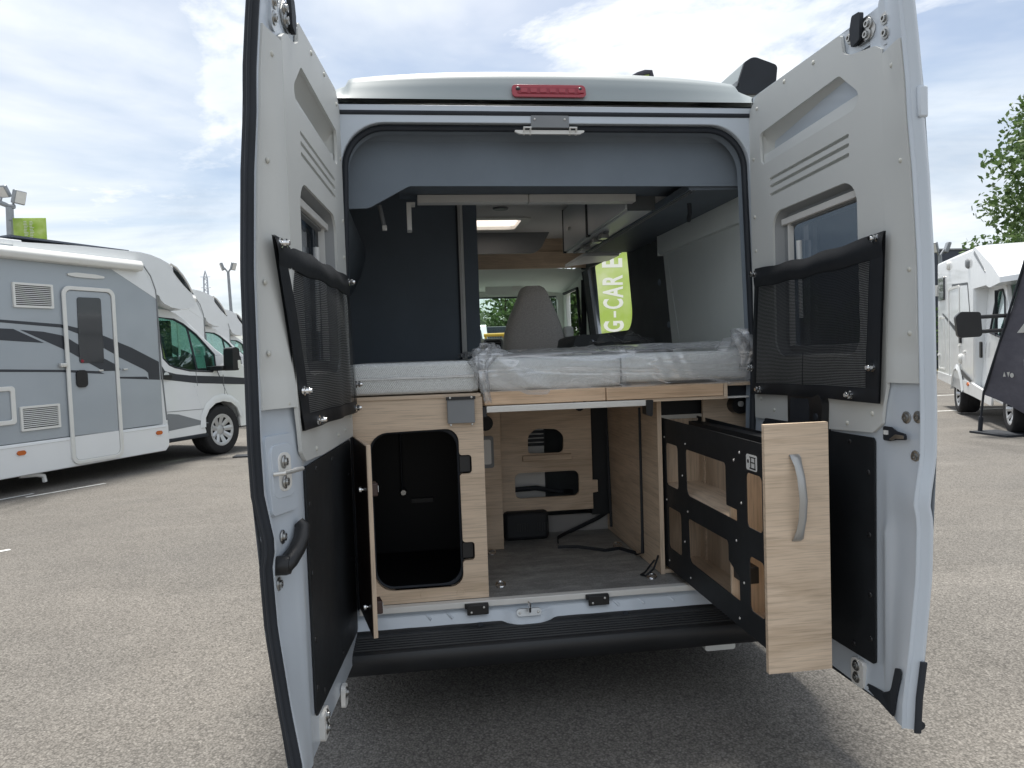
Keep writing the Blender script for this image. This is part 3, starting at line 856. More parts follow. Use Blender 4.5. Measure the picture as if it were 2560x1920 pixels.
ws = MB().plate(rpoly([(-1.0, 1.2), (1.0, 1.2), (1.0, 2.30), (-1.0, 2.30)], .02), [rpoly([(-.80, 1.66), (.86, 1.66), (.88, 2.052), (-.80, 2.062)], [.05, .05, .06, .06])], XZ(4.30), .05)
WS = ws.build('windscreen_frame', M['cab_lining'], P, bevel=.008)
MB().plate(rrect(-.82, .90, 1.64, 2.075, .05), [], XZ(4.36), .005).build('windscreen', M['glass_clear'], P)
MB().tube([(-.80, 4.293, 1.9), (-.78, 4.293, 2.05), (.86, 4.293, 2.043), (.865, 4.293, 1.7)], .008, 8).build('windscreen_seal', M['rubber'], WS)
DB = MB().box(-.92, .92, 3.92, 4.34, 1.15, 1.655).build('dashboard', M['cab_lining'], P, bevel=.04)
MB().plate(rrect(.12, .28, 1.555, 1.645, .02), [], XZ(3.905), .02).build('dash_vent', M['rubber'], DB, bevel=.004)
MB().plate(rrect(.115, .285, 1.55, 1.65, .024), [rrect(.13, .27, 1.563, 1.637, .018)], XZ(3.895), .02).build('vent_ring', M['grey_plastic'], DB)
for z in (1.58, 1.60, 1.62): MB().box(.135, .265, 3.897, 3.91, z - .002, z + .002).build('vent_slat', M['grey_plastic'], DB)
MB().plate([(3.24, 1.0), (4.34, 1.0), (4.34, 2.25), (3.24, 2.25)], [rpoly([(3.50, 1.58), (4.12, 1.58), (4.20, 2.06), (3.62, 2.06)], [.05, .05, .08, .06])], YZ(.93), .04).build('cab_door', M['cab_lining'], P, bevel=.01)
MB().plate([(3.24, 1.0), (4.34, 1.0), (4.34, 2.25), (3.24, 2.25)], [rpoly([(3.50, 1.58), (4.12, 1.58), (4.20, 2.06), (3.62, 2.06)], [.05, .05, .08, .06])], YZ(-.97), .04).build('cab_door', M['cab_lining'], P, bevel=.01)
MB().tube([(.915, 3.50, 1.58), (.915, 3.62, 2.06), (.915, 4.18, 2.06)], .014, 8).build('cab_door_seal', M['rubber'], P)
MB().tube([(.90, 3.30, 2.10), (.895, 3.32, 1.60)], .022, 8, True, .25).build('seat_belt', M['rubber'], P)
box('cab_roof', M['paint_roof'], P, -.95, .97, 3.3, 4.3, 2.32, 2.36, bevel=.03)
MB().box(-.9, .9, 3.0, 4.3, .5, .62).build('cab_floor', M['rubber'], P)
# driver seat backrest
SE = MB()
zs = [1.20, 1.45, 1.56, 1.65, 1.74, 1.82, 1.90, 1.96, 2.01, 2.04, 2.057]
xl = [.185, .195, .205, .218, .243, .272, .312, .338, .358, .376, .41]
xr = [.735, .735, .722, .712, .690, .662, .628, .604, .582, .566, .53]
rows = []
for z, a, b in zip(zs, xl, xr):
    c_, w_ = (a + b) / 2, (b - a) / 2; d_ = .085 if z < 2.03 else .05
    rows.append([(c_ + w_ * np.sign(math.cos(t)) * abs(math.cos(t)) ** .5, 3.25 + d_ * np.sign(math.sin(t)) * abs(math.sin(t)) ** .6 + (z - 1.2) * .06, z) for t in np.linspace(0, 2 * math.pi, 33)])
rows.append([(.47, 3.30, 2.06)] * 33)
SE.tgrid(rows); SE.build('cab_seat', M['seat'], P, smooth=70)
MB().box(.715, .79, 3.22, 3.34, 1.50, 1.72).build('seat_bolster', M['panel_grey'], P, bevel=.02)
# black folded panel lying behind the bed
MB().plate(rpoly([(.40, 1.50), (.96, 1.50), (.96, 1.56), (.80, 1.587), (.47, 1.607), (.42, 1.59)], [0, 0, .02, .02, .02, .02]), [], XZ(1.52), .5).build('bench_back', M['felt_black'], P, bevel=.008)

# --- furniture under the bed
HOLE = rpoly([(-.700, .633), (-.372, .633), (-.372, .729), (-.326, .731), (-.326, .797), (-.370, .797), (-.372, 1.060), (-.326, 1.060), (-.326, 1.129), (-.372, 1.129), (-.372, 1.232), (-.705, 1.226)],
             [.07, .07, .012, .012, .012, .012, .012, .012, .012, .012, .07, .07])
LC = MB().plate([(-.79, .5805), (-.277, .5805), (-.277, 1.347), (-.79, 1.347)], [HOLE], XZ(.030), .018).build('left_cabinet', M['wood_x'], P, bevel=.0015)
box('cabinet_top', M['wood_x2'], LC, -.79, -.283, .026, 1.40, 1.3472, 1.3605)
HO2 = rpoly([(-.694, .640), (-.379, .640), (-.379, 1.222), (-.698, 1.218)], .065)
hr = MB(); hr.tgrid([[(p[0], .027, p[1]) for p in HOLE + HOLE[:1]], [(p[0], .060, p[1]) for p in HOLE + HOLE[:1]]]); hr.build('hatch_edge', M['black_plastic'], LC)
hr = MB(); hr.plate(rpoly([(-.712, .625), (-.365, .625), (-.365, 1.240), (-.716, 1.234)], .075), [HO2], XZ(.050), .012); hr.build('hatch_seal', M['rubber'], LC, bevel=.004)
for z0, z1 in ((.731, .797), (1.060, 1.129)):
    MB().box(-.372, -.328, .040, .052, z0 + .002, z1 - .002).build('hinge_pad', M['black_plastic'], LC, bevel=.003)
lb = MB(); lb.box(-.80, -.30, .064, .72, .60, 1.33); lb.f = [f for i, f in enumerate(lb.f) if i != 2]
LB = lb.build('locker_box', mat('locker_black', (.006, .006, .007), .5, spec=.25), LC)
for z, y in ((.83, .70),): MB().box(-.56, -.46, y, y + .012, z, z + .02).build('locker_rib', M['black_plastic'], LB)
MB().tube([(-.57, .69, 1.20), (-.60, .69, 1.15), (-.60, .69, .90)], .005, 6).build('gas_hose', M['rubber'], LB)
MB().box(-.553, -.528, .675, .69, 1.205, 1.222).build('hose_clip', M['alu'], LB)
MB().lathe([(0, .014), (.012, .014), (.017, .004), (.017, 0)], (-.595, .69, .885), (0, -1, 0), 12).build('gas_valve', M['steel'], LB)
TG = MB().box(-.411, -.309, .004, .030, 1.252, 1.347).build('folding_bracket', M['grey_plastic'], LC, bevel=.002)
MB().box(-.415, -.305, .0, .006, 1.340, 1.352).build('bracket_lip', M['black_plastic'], TG)
for x, z in ((-.40, 1.3485), (-.32, 1.3485), (-.40, 1.247), (-.32, 1.247)): inst('bracket_screw', dot_me, TG, (x, .0, z), (0, -1, 0))
for x in (-.522, -.385):
    MB().lathe([(0, .0015), (.0145, .0015), (.0155, 0)], (x, .030, .606), (0, -1, 0), 18).build('screw_cover', M['wood_x2'], LC)
MB().box(-.296, -.2775, .031, 1.2, .5815, 1.345).build('cabinet_side', M['wood_y'], LC)
# loose locker door standing open at the left
a0, a1 = Vector((-.752, .020)), Vector((-.688, -.300))
dd = (a1 - a0); L_ = dd.length; dd /= L_; nn = Vector((dd.y, -dd.x))     # nn points to +x
if nn.x < 0: nn = -nn
def ld(s_, z, n_): q = a0 + dd * s_ + nn * n_; return (q.x, q.y, z)
def ldbox(name, m_, par, s0, s1, z0, z1, n0, n1, bevel=.0015):
    m = MB(); m.add([ld(s, z, n_) for z in (z0, z1) for s in (s0, s1) for n_ in (n0, n1)], [(0, 2, 3, 1), (4, 5, 7, 6), (0, 1, 5, 4), (2, 6, 7, 3), (0, 4, 6, 2), (1, 3, 7, 5)])
    return m.build(name, m_, par, bevel=bevel)
LD = ldbox('locker_door', M['wood_z'], P, 0, L_, .578, 1.220, -.007, .008)
LD['label'] = 'narrow oak locker door standing open at the left'
ldbox('locker_door_face', wood('shaded_wood_face', 'x', (.02, .014, .012), (.045, .03, .024)), LD, .003, L_ - .001, .581, 1.217, -.0095, -.0068)  # same wood, its shade put into the colour as dark brown
for z in (.672, 1.068):
    LT = ldbox('door_latch', worn('brown_latch', (.05, .028, .024), .4), LD, L_ - .075, L_ - .02, z - .022, z + .022, .008, .030, .004)
    ldbox('latch_tongue', M['pvc'], LT, L_ - .062, L_ - .03, z - .010, z + .012, .029, .033)
    MB().lathe([(0, .020), (.009, .020), (.010, .013), (.005, .011), (.005, .005), (.008, .003), (.008, -.001)], ld(L_ - .05, z, -.0095), (-nn.x, -nn.y, 0), 12).build('door_knob', M['chrome'], LD)
# floor
FL = MB().plate([(-.80, .031), (.87, .031), (.87, 1.4), (-.80, 1.4)], [], lambda a, b, d: (a, b, .567 - d), .02).build('cargo_floor', M['vinyl'], P)
# rail and drawer fronts under the mattress
AL = MB().box(-.262, .360, .026, .05, 1.2855, 1.3095).build('slide_rail', M['alu'], P, bevel=.0015)
for z in (1.292, 1.298, 1.304): MB().box(-.262, .360, .0235, .0262, z - .0012, z + .0012).build('rail_groove', M['alu_white'], AL)
MB().plate(rpoly([(.362, 1.252), (.388, 1.240), (.392, 1.308), (.362, 1.308)], .006), [], XZ(.03), .05).build('rail_end_bracket', M['black_plastic'], P)
MB().box(-.276, -.262, .03, .08, 1.27, 1.308).build('rail_end_cap', M['black_plastic'], P)
box('bed_board', M['wood_pink'], P, -.268, .2025, .032, .048, 1.313, 1.363, bevel=.002)
box('bed_board', M['wood_pink'], P, .2055, .679, .030, .046, 1.313, 1.361, bevel=.002)
MB().box(.6815, .6975, .034, 1.2, 1.303, 1.361).box(.36, .6975, .036, 1.2, 1.300, 1.312).build('drawer_case', M['wood_x2'], P)
MB().box(-.27, .82, .05, 1.42, 1.350, 1.364).build('bed_base', M['wood_y'], P)
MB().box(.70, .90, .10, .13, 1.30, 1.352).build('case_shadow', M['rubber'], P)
box('case_ledge', M['alu_white'], P, .698, .80, .06, .10, 1.299, 1.306)
# strip panel and far bulkhead
SP = box('partition_strip', M['wood_x2'], P, -.276, -.128, .765, .781, .569, 1.345)
FX = MB().plate(rrect(-.222, -.163, .966, 1.118, .012), [], XZ(.755), .010).build('light_fixture', M['grey_plastic'], SP, bevel=.003)
MB().plate(rrect(-.212, -.176, .984, 1.102, .008), [], XZ(.751), .006).build('light_lens', M['pvc'], FX)
bh_out = [(-.127, .70), (.361, .70), (.361, .782), (.388, .786), (.388, .845), (.361, .848), (.361, 1.345), (-.127, 1.345)]
h1 = rpoly([(.031, .998), (.212, .996), (.218, 1.085), (.18, 1.118), (.075, 1.124), (.033, 1.09)], [.02, .025, .05, .05, .05, .05])
h2 = rrect(-.040, .290, .772, .902, .03)
BH = MB().plate(bh_out, [h1, h2], XZ(.95), .016).build('bulkhead', M['wood_x2'], P)
box('bulkhead_handle', M['wood_x'], BH, .001, .252, .93, .95, .962, .990)
MB().box(-.10, .14, 1.10, 1.30, .62, 1.20).build('heater_box', M['alu_white'], P)
for k in range(5): MB().box(.01, .14, 1.08, 1.10, 1.02 + k * .022, 1.034 + k * .022).build('heater_fin', M['rubber'], P)
MB().tube([(-.06, 1.05, .80), (.08, 1.05, .805), (.22, 1.06, .775), (.30, 1.2, .75)], .013, 8).build('heater_hose', M['rubber'], P)
MB().box(-.13, .47, 1.05, 1.06, .567, .655).build('floor_riser', worn('pale_grey_riser', (.30, .29, .28), .8), P)
MB().box(.365, .465, .99, 1.04, .66, 1.34).build('dark_recess', M['black_board'], P)
MB().box(-.13, .47, 1.38, 1.40, .57, 1.36).build('rear_wall', M['felt_black'], P)
bb = MB().box(-.108, .120, .90, 1.02, .569, .712).build('blower_box', M['black_board'], P, bevel=.02)
for k in range(10):
    x = -.04 + (k % 5) * .012 + (k // 5) * .10
    MB().box(x, x + .004, .897, .901, .615, .655).build('blower_slot', M['black_plastic'], bb)
MB().tube([(-.200, .735, 1.182), (-.200, .765, 1.182)], .036, 20).build('speaker', M['black_board'], P)
MB().tube([(.30 + .028 * math.cos(t), .93, 1.262 + .05 * math.sin(t)) for t in np.linspace(math.pi * .9, math.pi * 2.1, 14)], .007, 6).build('cable_loop', M['rubber'], P)
# divider and drawer bay
DV = MB().box(.460, .476, .20, 1.36, .569, 1.299).build('divider_panel', M['wood_y'], P, bevel=.001)
MB().box(.459, .477, .192, .20, .568, 1.2992).build('divider_edge', M['wood_z'], DV)
MB().tube([(.457, .42, 1.25), (.455, .42, .70), (.452, .42, .60), (.446, .50, .572)], .008, 6, True, .35).build('hanging_strap', M['webbing'], DV)
MB().tube([(.457, 1.0, 1.25), (.456, .95, .60)], .010, 6, True, .35).build('hanging_strap', M['webbing'], DV)
box('bay_base', M['wood_x2'], P, .476, .66, .20, 1.3, .569, .585)
MB().box(.476, .70, .26, 1.3, 1.225, 1.297).build('bay_top', M['black_board'], P)
RP = MB().plate([(.662, .569), (.87, .569), (.87, 1.298), (.662, 1.298)], [], XZ(.205), .016).build('right_panel', M['wood_x'], P, bevel=.0015)
MB().tube([(.803, .15, 1.262), (.803, .205, 1.262)], .036, 18).build('table_socket', M['black_plastic'], P)
MB().tube([(.805, .14, 1.268), (.80, .15, 1.268)], .012, 10).build('socket_pin', M['pvc'], P)
# lashing rings and loose webbing
def lashing(x, y):
    R = MB().lathe([(.0, .004), (.012, .004), (.020, .002), (.021, -.001)], (x, y, .568), (0, 0, 1), 18).build('lashing_ring', M['chrome'], FL)
    MB().tube([(x + .018 * math.cos(t), y + .018 * math.sin(t), .575 + .006 * math.sin(t)) for t in np.linspace(0, 2 * math.pi, 17)], .0035, 6, False).build('ring_loop', M['chrome'], R)
for x, y in ((-.212, .198), (-.195, .705), (.411, .687), (.408, .158)): lashing(x, y)
MB().tube([(.45, .52, .573), (.40, .62, .572), (.33, .60, .571), (.22, .70, .571), (.126, .72, .571)], .011, 6, True, .25).build('loose_strap', M['webbing'], FL)
MB().tube([(.145, .81, .571), (.16, .90, .572), (.24, 1.0, .575), (.40, 1.03, .63), (.458, 1.035, .66)], .011, 6, True, .25).build('loose_strap', M['webbing'], FL)
MB().tube([(.458, .22, .640), (.42, .17, .60), (.385, .165, .576), (.375, .20, .571), (.40, .22, .575), (.445, .23, .62)], .0042, 6).build('strap_loop', M['webbing'], FL)

# --- pull-out drawer
DR = MB().plate(rrect(.4875, .690, .5195, 1.2695, .002), [], XZ(-.700), .016).build('pullout_drawer', M['wood_x'], P, bevel=.0012)
DR['label'] = 'tall oak pull-out drawer with black perforated side and silver handle'
sx = .492
outl = [(-.684, .592), (-.684, 1.211), (.30, 1.219), (.30, .60)]
holes = [rrect(.040, .178, .946, 1.120, .018), rrect(.018, .166, .688, .858, .018),
         rpoly([(-.044, 1.119), (-.414, 1.117), (-.416, .976), (-.497, .976), (-.497, .938), (-.050, .943)], [.015, .015, .004, .004, .004, .03]),
         rpoly([(-.057, .855), (-.425, .857), (-.425, .792), (-.506, .757), (-.508, .679), (-.065, .689)], [.015, .015, .004, .004, .004, .03]),
         rrect(-.677, -.571, .938, 1.110, .018), rrect(-.684 + .002, -.583, .676, .849, .018)]
SD = MB().plate(outl, holes, YZ(sx - .004), .003).build('drawer_side', M['black_board'], DR)
for y, z in ((.193, 1.141), (-.046, 1.139), (-.008, 1.011), (.179, .883), (-.057, .88), (-.018, .755), (.164, .633), (-.071, .628), (-.525, 1.165), (-.481, 1.135), (-.532, 1.004), (-.49, .873), (-.541, .749), (-.502, .621)):
    inst('rivet', dot_me, SD, (sx - .004, y, z), (-1, 0, 0))
MB().plate(rrect(-.650, -.577, 1.120, 1.169, .008), [], YZ(sx - .0055), .001).build('sticker', M['pvc'], SD)
for e_ in ((-.640, -.636, 1.126, 1.162), (-.612, -.608, 1.126, 1.162), (-.640, -.606, 1.144, 1.147), (-.642, -.602, 1.125, 1.129), (-.642, -.602, 1.160, 1.163), (-.596, -.586, 1.142, 1.152)):
    MB().box(sx - .0065, sx - .005, *e_).build('sticker_print', M['black_plastic'], SD)
MB().plate(rrect(-.60, .28, .585, 1.16, .02), [], YZ(.668), .003).build('drawer_far_side', M['wood_z'], DR)
MB().plate([(-.684, .60), (-.684, 1.186), (-.46, 1.186), (-.46, 1.20), (.30, 1.213), (.30, .60)], [], YZ(.6715), .003).build('drawer_back_plate', M['black_board'], DR)
MB().box(.494, .668, -.684, .28, .600, .612).build('drawer_bottom', M['wood_y'], DR)
MB().box(.494, .668, -.43, .28, .925, .937).build('drawer_shelf', M['wood_y'], DR)
MB().box(.494, .668, -.684, -.67, .61, 1.213).build('drawer_inner_front', M['wood_z'], DR)
MB().box(.494, .668, -.436, -.424, .612, 1.12).build('drawer_upright', M['wood_z'], DR)
MB().box(.494, .668, .275, .287, .612, 1.205).build('drawer_upright', M['wood_z'], DR)
MB().box(.500, .55, -.52, -.43, .735, .79).build('drawer_catch', M['black_plastic'], DR, bevel=.004)
MB().box(.62, .668, -.60, .26, 1.165, 1.196).build('drawer_slide', M['black_board'], DR)
hd = MB()
pts_h = [(1.177, .0), (1.168, .012), (1.145, .021), (1.11, .030), (1.045, .036), (.985, .030), (.952, .021), (.925, .012), (.916, .0)]
rows = []
for i, (z, o_) in enumerate(pts_h):
    xc = .580 + .008 * math.sin((z - .916) / .261 * math.pi) + .004 * (1 - (z - .916) / .261)
    w_ = .0125 if o_ > .018 else .0165
    rows.append([(xc - w_, -.701 - o_ + .003, z), (xc - w_ * .5, -.701 - o_ - .002, z), (xc + w_ * .5, -.701 - o_ - .002, z), (xc + w_, -.701 - o_ + .003, z),
                 (xc + w_ * .8, -.701 - max(0, o_ - .009), z), (xc - w_ * .8, -.701 - max(0, o_ - .009), z), (xc - w_, -.701 - o_ + .003, z)])
hd.tgrid(rows); hd.build('drawer_handle', worn('satin_nickel', (.42, .42, .41), .34, metal=.55), DR, smooth=50)

# ------------------------------------------------------------------ rear doors
PZ = [.40, .50, .64, .85, 1.0, 1.055, 1.10, 1.18, 1.30, 1.72, 1.96, 2.10, 2.20, 2.32, 2.50]
PN = [.010, .005, -.016, -.040, -.046, -.036, -.044, -.058, -.061, -.058, -.046, -.034, -.030, -.019, .0]
def build_door(side):
    sg = 1 if side == 'R' else -1
    ang = rad(1.5) if side == 'R' else rad(5.44)
    h = Vector((.80 if side == 'R' else -.765, -.03, 0))
    e = Vector((sg * math.sin(ang), -math.cos(ang), 0)); nr = Vector((-sg * math.cos(ang), -math.sin(ang), 0))
    def D(s, z, n=0.0): p = h + e * s + nr * n; return (p.x, p.y, z)
    nrm = tuple(nr)
    shift = .040 if side == 'R' else 0.0
    def p(z): return interp(z, PZ, PN) + shift * (1 if z > 0 else 0)
    def pl(a, b, d): return D(a, b, d)
    # steel shell --------------------------------------------------
    m = MB()
    zz = list(np.linspace(.43, 2.46, 60))
    def nin(s, z):
        k = min(1, max(0, (s - .715) / .155)); k = k * k * (3 - 2 * k)
        b = -.007 + (p(z) + .004) * k
        # pressed channel beside the lower board
        if z < 1.16:
            lift = .012 * math.exp(-((s - .752) / .018) ** 2) * min(1, max(0, (1.16 - z) / .08)) * (.3 if z > .98 else 1)
            b += lift * (1 if side == 'R' else .4)
        return b
    ss_low = [-.03, .0, .35, .66, .70, .715, .735, .745, .755, .77, .79, .81, .83, .85, .87, .878]
    rows = [[D(s, z, nin(s, z)) for s in ss_low] for z in zz if z < 1.45]
    m.tgrid(rows)
    ss_up = [.70, .745, .77, .79, .81, .83, .85, .87, .878]
    rows = [[D(s, z, nin(s, z)) for s in ss_up] for z in zz if z > 1.40]
    m.tgrid(rows)
    rows = [[D(s, z, -.009 - .012 * max(0, (s - .7)) / .2) for s in (-.02, .3, .60, .74)] for z in (2.372, 2.42, 2.462)]
    m.tgrid(rows)
    # free edge flange with its two steps
    fs = 0.0 if side == 'L' else -.018
    fl = lambda z: [(.878, p(z) + (nin(.878, z) - p(z))), (.884, p(z) + .004), (.890, p(z) + .003), (.893, p(z) - .008), (.902, p(z) - .010)] + ([(.906, p(z) - .020), (.912, p(z) - .023), (.914, p(z) - .028), (.911, p(z) - .036)] if side == 'R' else [(.906, p(z) - .016), (.910, p(z) - .020), (.910, p(z) - .024)])
    m.tgrid([[D(s + fs * min(1, max(0, (s - .872) / .03)), z, n_) for s, n_ in fl(z)] for z in zz])
    # closing faces: top, bottom
    def outer_n(s, z): return p(z) - (.036 if side == 'R' else .024) - .035 * (1 - max(0, s) / .9)
    for z in (.43, 2.46):
        m.tgrid([[D(s, z, -.007) for s in (-.03, .3, .6, .74)] + [D(.80, z, nin(.80, z)), D(.878, z, nin(.878, z)), D(.912 + fs, z, p(z) - .03)],
                 [D(s, z, outer_n(s, z)) for s in (-.03, .3, .6, .74, .80, .878, .911 + fs)]])
    m.tgrid([[D(-.03, z, -.007) for z in zz], [D(-.03, z, outer_n(-.03, z)) for z in zz]])
    # outer skin with the window gap
    so = [-.03, .125, .655, .911 + fs]; zo = [.43, .7, 1.0, 1.2, 1.45, 1.72, 2.01, 2.2, 2.46]
    for i in range(3):
        for j in range(8):
            if i == 1 and j in (4, 5): continue
            q = [(so[i], zo[j]), (so[i + 1], zo[j]), (so[i + 1], zo[j + 1]), (so[i], zo[j + 1])]
            m.add([D(s, z, outer_n(s, z)) for s, z in q], [(0, 1, 2, 3)])
    DO = m.build('rear_door', M['paint'], P, smooth=42, weld=True)
    DO['label'] = 'left rear door swung open, grip handle on its inside' if side == 'L' else 'right rear door swung open beside the pull-out drawer'
    # beige trim ---------------------------------------------------
    win = rpoly([(.135, 1.462), (.648, 1.462), (.640, 2.000), (.135, 1.990)], [.07, .07, .075, .06], 8)
    rec = rpoly([(.055, 2.180), (.640, 2.205), (.662, 2.245), (.560, 2.332), (.050, 2.302)], [.03, .04, .03, .03, .02], 5)
    slots = [rpoly([(.118, z0 - .006), (.606, z0 + .020 - .006), (.606, z0 + .020 + .006), (.118, z0 + .006)], .0055, 4) for z0 in (2.116, 2.088, 2.058)]
    out_t = rpoly([(-.03, 1.224), (.48, 1.224), (.70, 1.234), (.742, 1.262), (.752, 1.32), (.768, 1.375), (.768, 2.33), (.735, 2.352), (.62, 2.372), (.583, 2.39), (.570, 2.452), (.03, 2.452), (-.03, 2.40)],
                  [.005, .02, .02, .015, .02, .0, .0, .01, .03, .02, .01, .06, .05])
    m = MB(); m.plate(out_t, [win, rec] + slots, lambda a, b, d: D(a, b, .004 - d), .010)
    TR = m.build('door_trim', M['trim'], DO, smooth=30)
    # sloping outer margin of the trim
    m = MB(); rows = []
    for z in np.linspace(1.385, 2.318, 40):
        k = lambda s: (lambda q: q * q * (3 - 2 * q))(min(1, max(0, (s - .757) / .118)))
        rg = 0.0
        for zc_ in (1.425, 1.452, 1.480):
            rg += .006 * math.exp(-((z - zc_) / .006) ** 2)
        rows.append([D(s, z, .004 + (p(z) + .002) * k(s) - .000 - rg * min(1, max(0, (s - .78) / .02))) for s in (.768, .78, .80, .815, .83, .845, .86, .872)] + [D(.874, z, p(z) - .006)])
    m.tgrid(rows); m.build('trim_margin', M['trim'], TR, smooth=60)
    # recess bowl: roof slope facing down, then a lower ledge
    m = MB()
    def bowl(prof, s0, s1):
        rr = []
        for s in (s0, s0, *np.linspace(s0 + .004, s1 - .004, 8), s1, s1):
            rr.append((s, None))
        rows = []
        S_ = [s0, s0 + .006] + list(np.linspace(s0 + .03, s1 - .03, 8)) + [s1 - .006, s1]
        for i, s in enumerate(S_):
            f_ = 0.0 if i in (0, len(S_) - 1) else (.55 if i in (1, len(S_) - 2) else 1.0)
            rows.append([D(s, z + (.043 + .017 * min(1, max(0, (z - 2.17) / .13))) * (s - .05), (-.0055 + (n_ + .0055) * f_)) for z, n_ in prof])
        return rows
    m.tgrid(bowl([(2.330, -.0055), (2.304, -.006), (2.290, -.034), (2.255, -.066), (2.232, -.074), (2.226, -.020), (2.218, -.015), (2.200, -.012), (2.186, -.009), (2.165, -.0055)], .040, .672))
    m.build('trim_recess', M['trim'], TR, smooth=40)
    m = MB()
    for z0 in (2.116, 2.088, 2.058):
        rows = []
        for s in (.112, .120, .15, .36, .57, .600, .612):
            zc_ = z0 + .041 * (s - .118); f_ = 1 if .115 < s < .608 else .1
            rows.append([D(s, zc_ + .009, .002), D(s, zc_ + .005, -.010 * f_), D(s, zc_ + .001, -.013 * f_), D(s, zc_ - .009, .002)])
        m.tgrid(rows)
    m.build('trim_slot', M['trim'], TR, smooth=60)
    # window: reveal, frame, blind cassette, pane
    win2 = rpoly([(.150, 1.475), (.634, 1.475), (.628, 1.988), (.150, 1.978)], [.06, .06, .065, .05], 8)
    WF = MB().tgrid([[D(a, b, -.004) for a, b in win + win[:1]], [D(a, b, -.034) for a, b in win2 + win2[:1]]]).build('window_frame', M['frame_plastic'], DO, smooth=50)
    MB().plate(rpoly([(.130, 1.455), (.652, 1.455), (.645, 2.01), (.130, 2.0)], .06), [rpoly([(.178, 1.500), (.618, 1.500), (.618, 1.945), (.178, 1.935)], [.03, .03, .03, .03])], lambda a, b, d: D(a, b, -.034 - d), .022).build('inner_frame', M['frame_plastic'], WF, bevel=.003)
    MB().box(0, 1, 0, 1, 0, 1).xf(lambda q: Vector(D(.155 + .470 * q.x, 1.938 + .024 * q.y + .012 * q.x, -.034 + .016 * q.z))).build('blind_bar', M['alu_white'], WF, bevel=.003)
    MB().plate(rpoly([(.150, 1.475), (.636, 1.475), (.632, 1.985), (.150, 1.978)], .05), [], lambda a, b, d: D(a, b, -.064 - d), .004).build('window_pane', M['glass_dark'], DO)
    MB().tube([D(.225, 1.60, -.050), D(.225, 1.79, -.048)], .007, 10).build('window_stay', M['pvc'], WF)
    MB().tube([D(.225, 1.79, -.048), D(.225, 1.875, -.047)], .010, 10).build('stay_sleeve', M['pvc'], WF)
    MB().box(0, 1, 0, 1, 0, 1).xf(lambda q: Vector(D(.188 + .006 * q.x, 1.50 + .44 * q.y, -.045 + .02 * q.z))).build('frame_bead', M['alu_white'], WF)
    # screw caps on the trim
    for s, z in ((.82, 2.265), (.42, 2.425), (.235, 2.43), (.035, 2.40), (.0, 2.22), (.0, 2.0), (.005, 1.87), (.838, 2.0), (.85, 1.70), (.847, 1.524), (.02, 1.30), (.12, 1.262), (.25, 1.258), (.575, 1.252), (.79, 1.395) if side == 'L' else (.70, 1.29)):
        n_ = .004 if s < .76 else .004 + p(z) * min(1, (s - .757) / .118)
        inst('trim_screw', cap_me, TR, D(s, z, n_), nrm)
    # lower black board
    bo = rpoly([(.02, .520), (.692, .527), (.703, 1.206), (.697, 1.218), (.02, 1.216)], [.02, .015, .01, .01, .02])
    BB = MB().plate(bo, [], lambda a, b, d: D(a, b, .001 - d), .005).build('lower_board', M['black_board'], DO, bevel=.001)
    for s, z in ((.58, 1.195), (.672, 1.11), (.672, .92), (.672, .735), (.672, .60), (.585, .555), (.35, 1.19), (.30, .55), (.08, .8), (.08, 1.1)):
        inst('board_screw', blk_screw_me, BB, D(s, z, .001), nrm)
    # lower hinge-plate bracket
    BK = MB().plate(rrect(.578, .640, .428, .512, .014), [], lambda a, b, d: D(a, b, .008 - d), .016).build('bracket_plate', M['alu_white'], DO, bevel=.004)
    for z in (.492, .455): inst('bracket_bolt', bolt_me, BK, D(.606, z, .008), nrm)
    # top latch pocket
    LP = MB().plate(rpoly([(.60, 2.405), (.655, 2.385), (.715, 2.385), (.735, 2.41), (.70, 2.455), (.62, 2.455)], .015), [], lambda a, b, d: D(a, b, -.002 - d), .004).build('latch_pocket', M['steel'], DO)
    MB().plate(rpoly([(.635, 2.385), (.675, 2.395), (.680, 2.475), (.640, 2.478), (.628, 2.44)], .008), [], lambda a, b, d: D(a, b, .012 - d), .013).build('latch_claw', M['rubber'], LP, bevel=.003)
    for s, z in ((.612, 2.425), (.70, 2.43), (.694, 2.402)): inst('latch_bolt', bolt_me, LP, D(s, z, .0), nrm)
    HP = MB().plate(rrect(.765, .815, 2.335, 2.470, .02), [], lambda a, b, d: D(a, b, -.001 + p(b) * .4 - d), .012).build('top_plate', M['paint'], DO, bevel=.004)
    for z in (2.365, 2.405): inst('plate_bolt', bolt_me, HP, D(.792, z, p(z) * .4), nrm)
    if side == 'R':
        for s, z in ((.818, 1.287), (.860, 1.291), (.852, 1.180)):
            inst('bolt', bolt_me, DO, D(s, z, nin(s, z)), nrm)
        LK = MB().plate(rpoly([(.742, 1.216), (.742, 1.257), (.778, 1.257), (.800, 1.247), (.838, 1.243), (.842, 1.226), (.80, 1.222), (.775, 1.216)], .006), [], lambda a, b, d: D(a, b, nin(.80, 1.23) + .016 - d), .004).build('door_lock', M['rubber'], DO)
        MB().plate(rpoly([(.772, 1.221), (.800, 1.238), (.836, 1.238), (.836, 1.229), (.80, 1.226), (.785, 1.219)], .003), [], lambda a, b, d: D(a, b, nin(.80, 1.23) + .020 - d), .003).build('lock_catch', M['steel'], LK)
        MB().box(0, 1, 0, 1, 0, 1).xf(lambda q: Vector(D(.752 + .014 * q.x, 1.234 + .012 * q.y, nin(.80, 1.23) + .016 + .006 * q.z))).build('lock_pin', M['pvc'], LK)
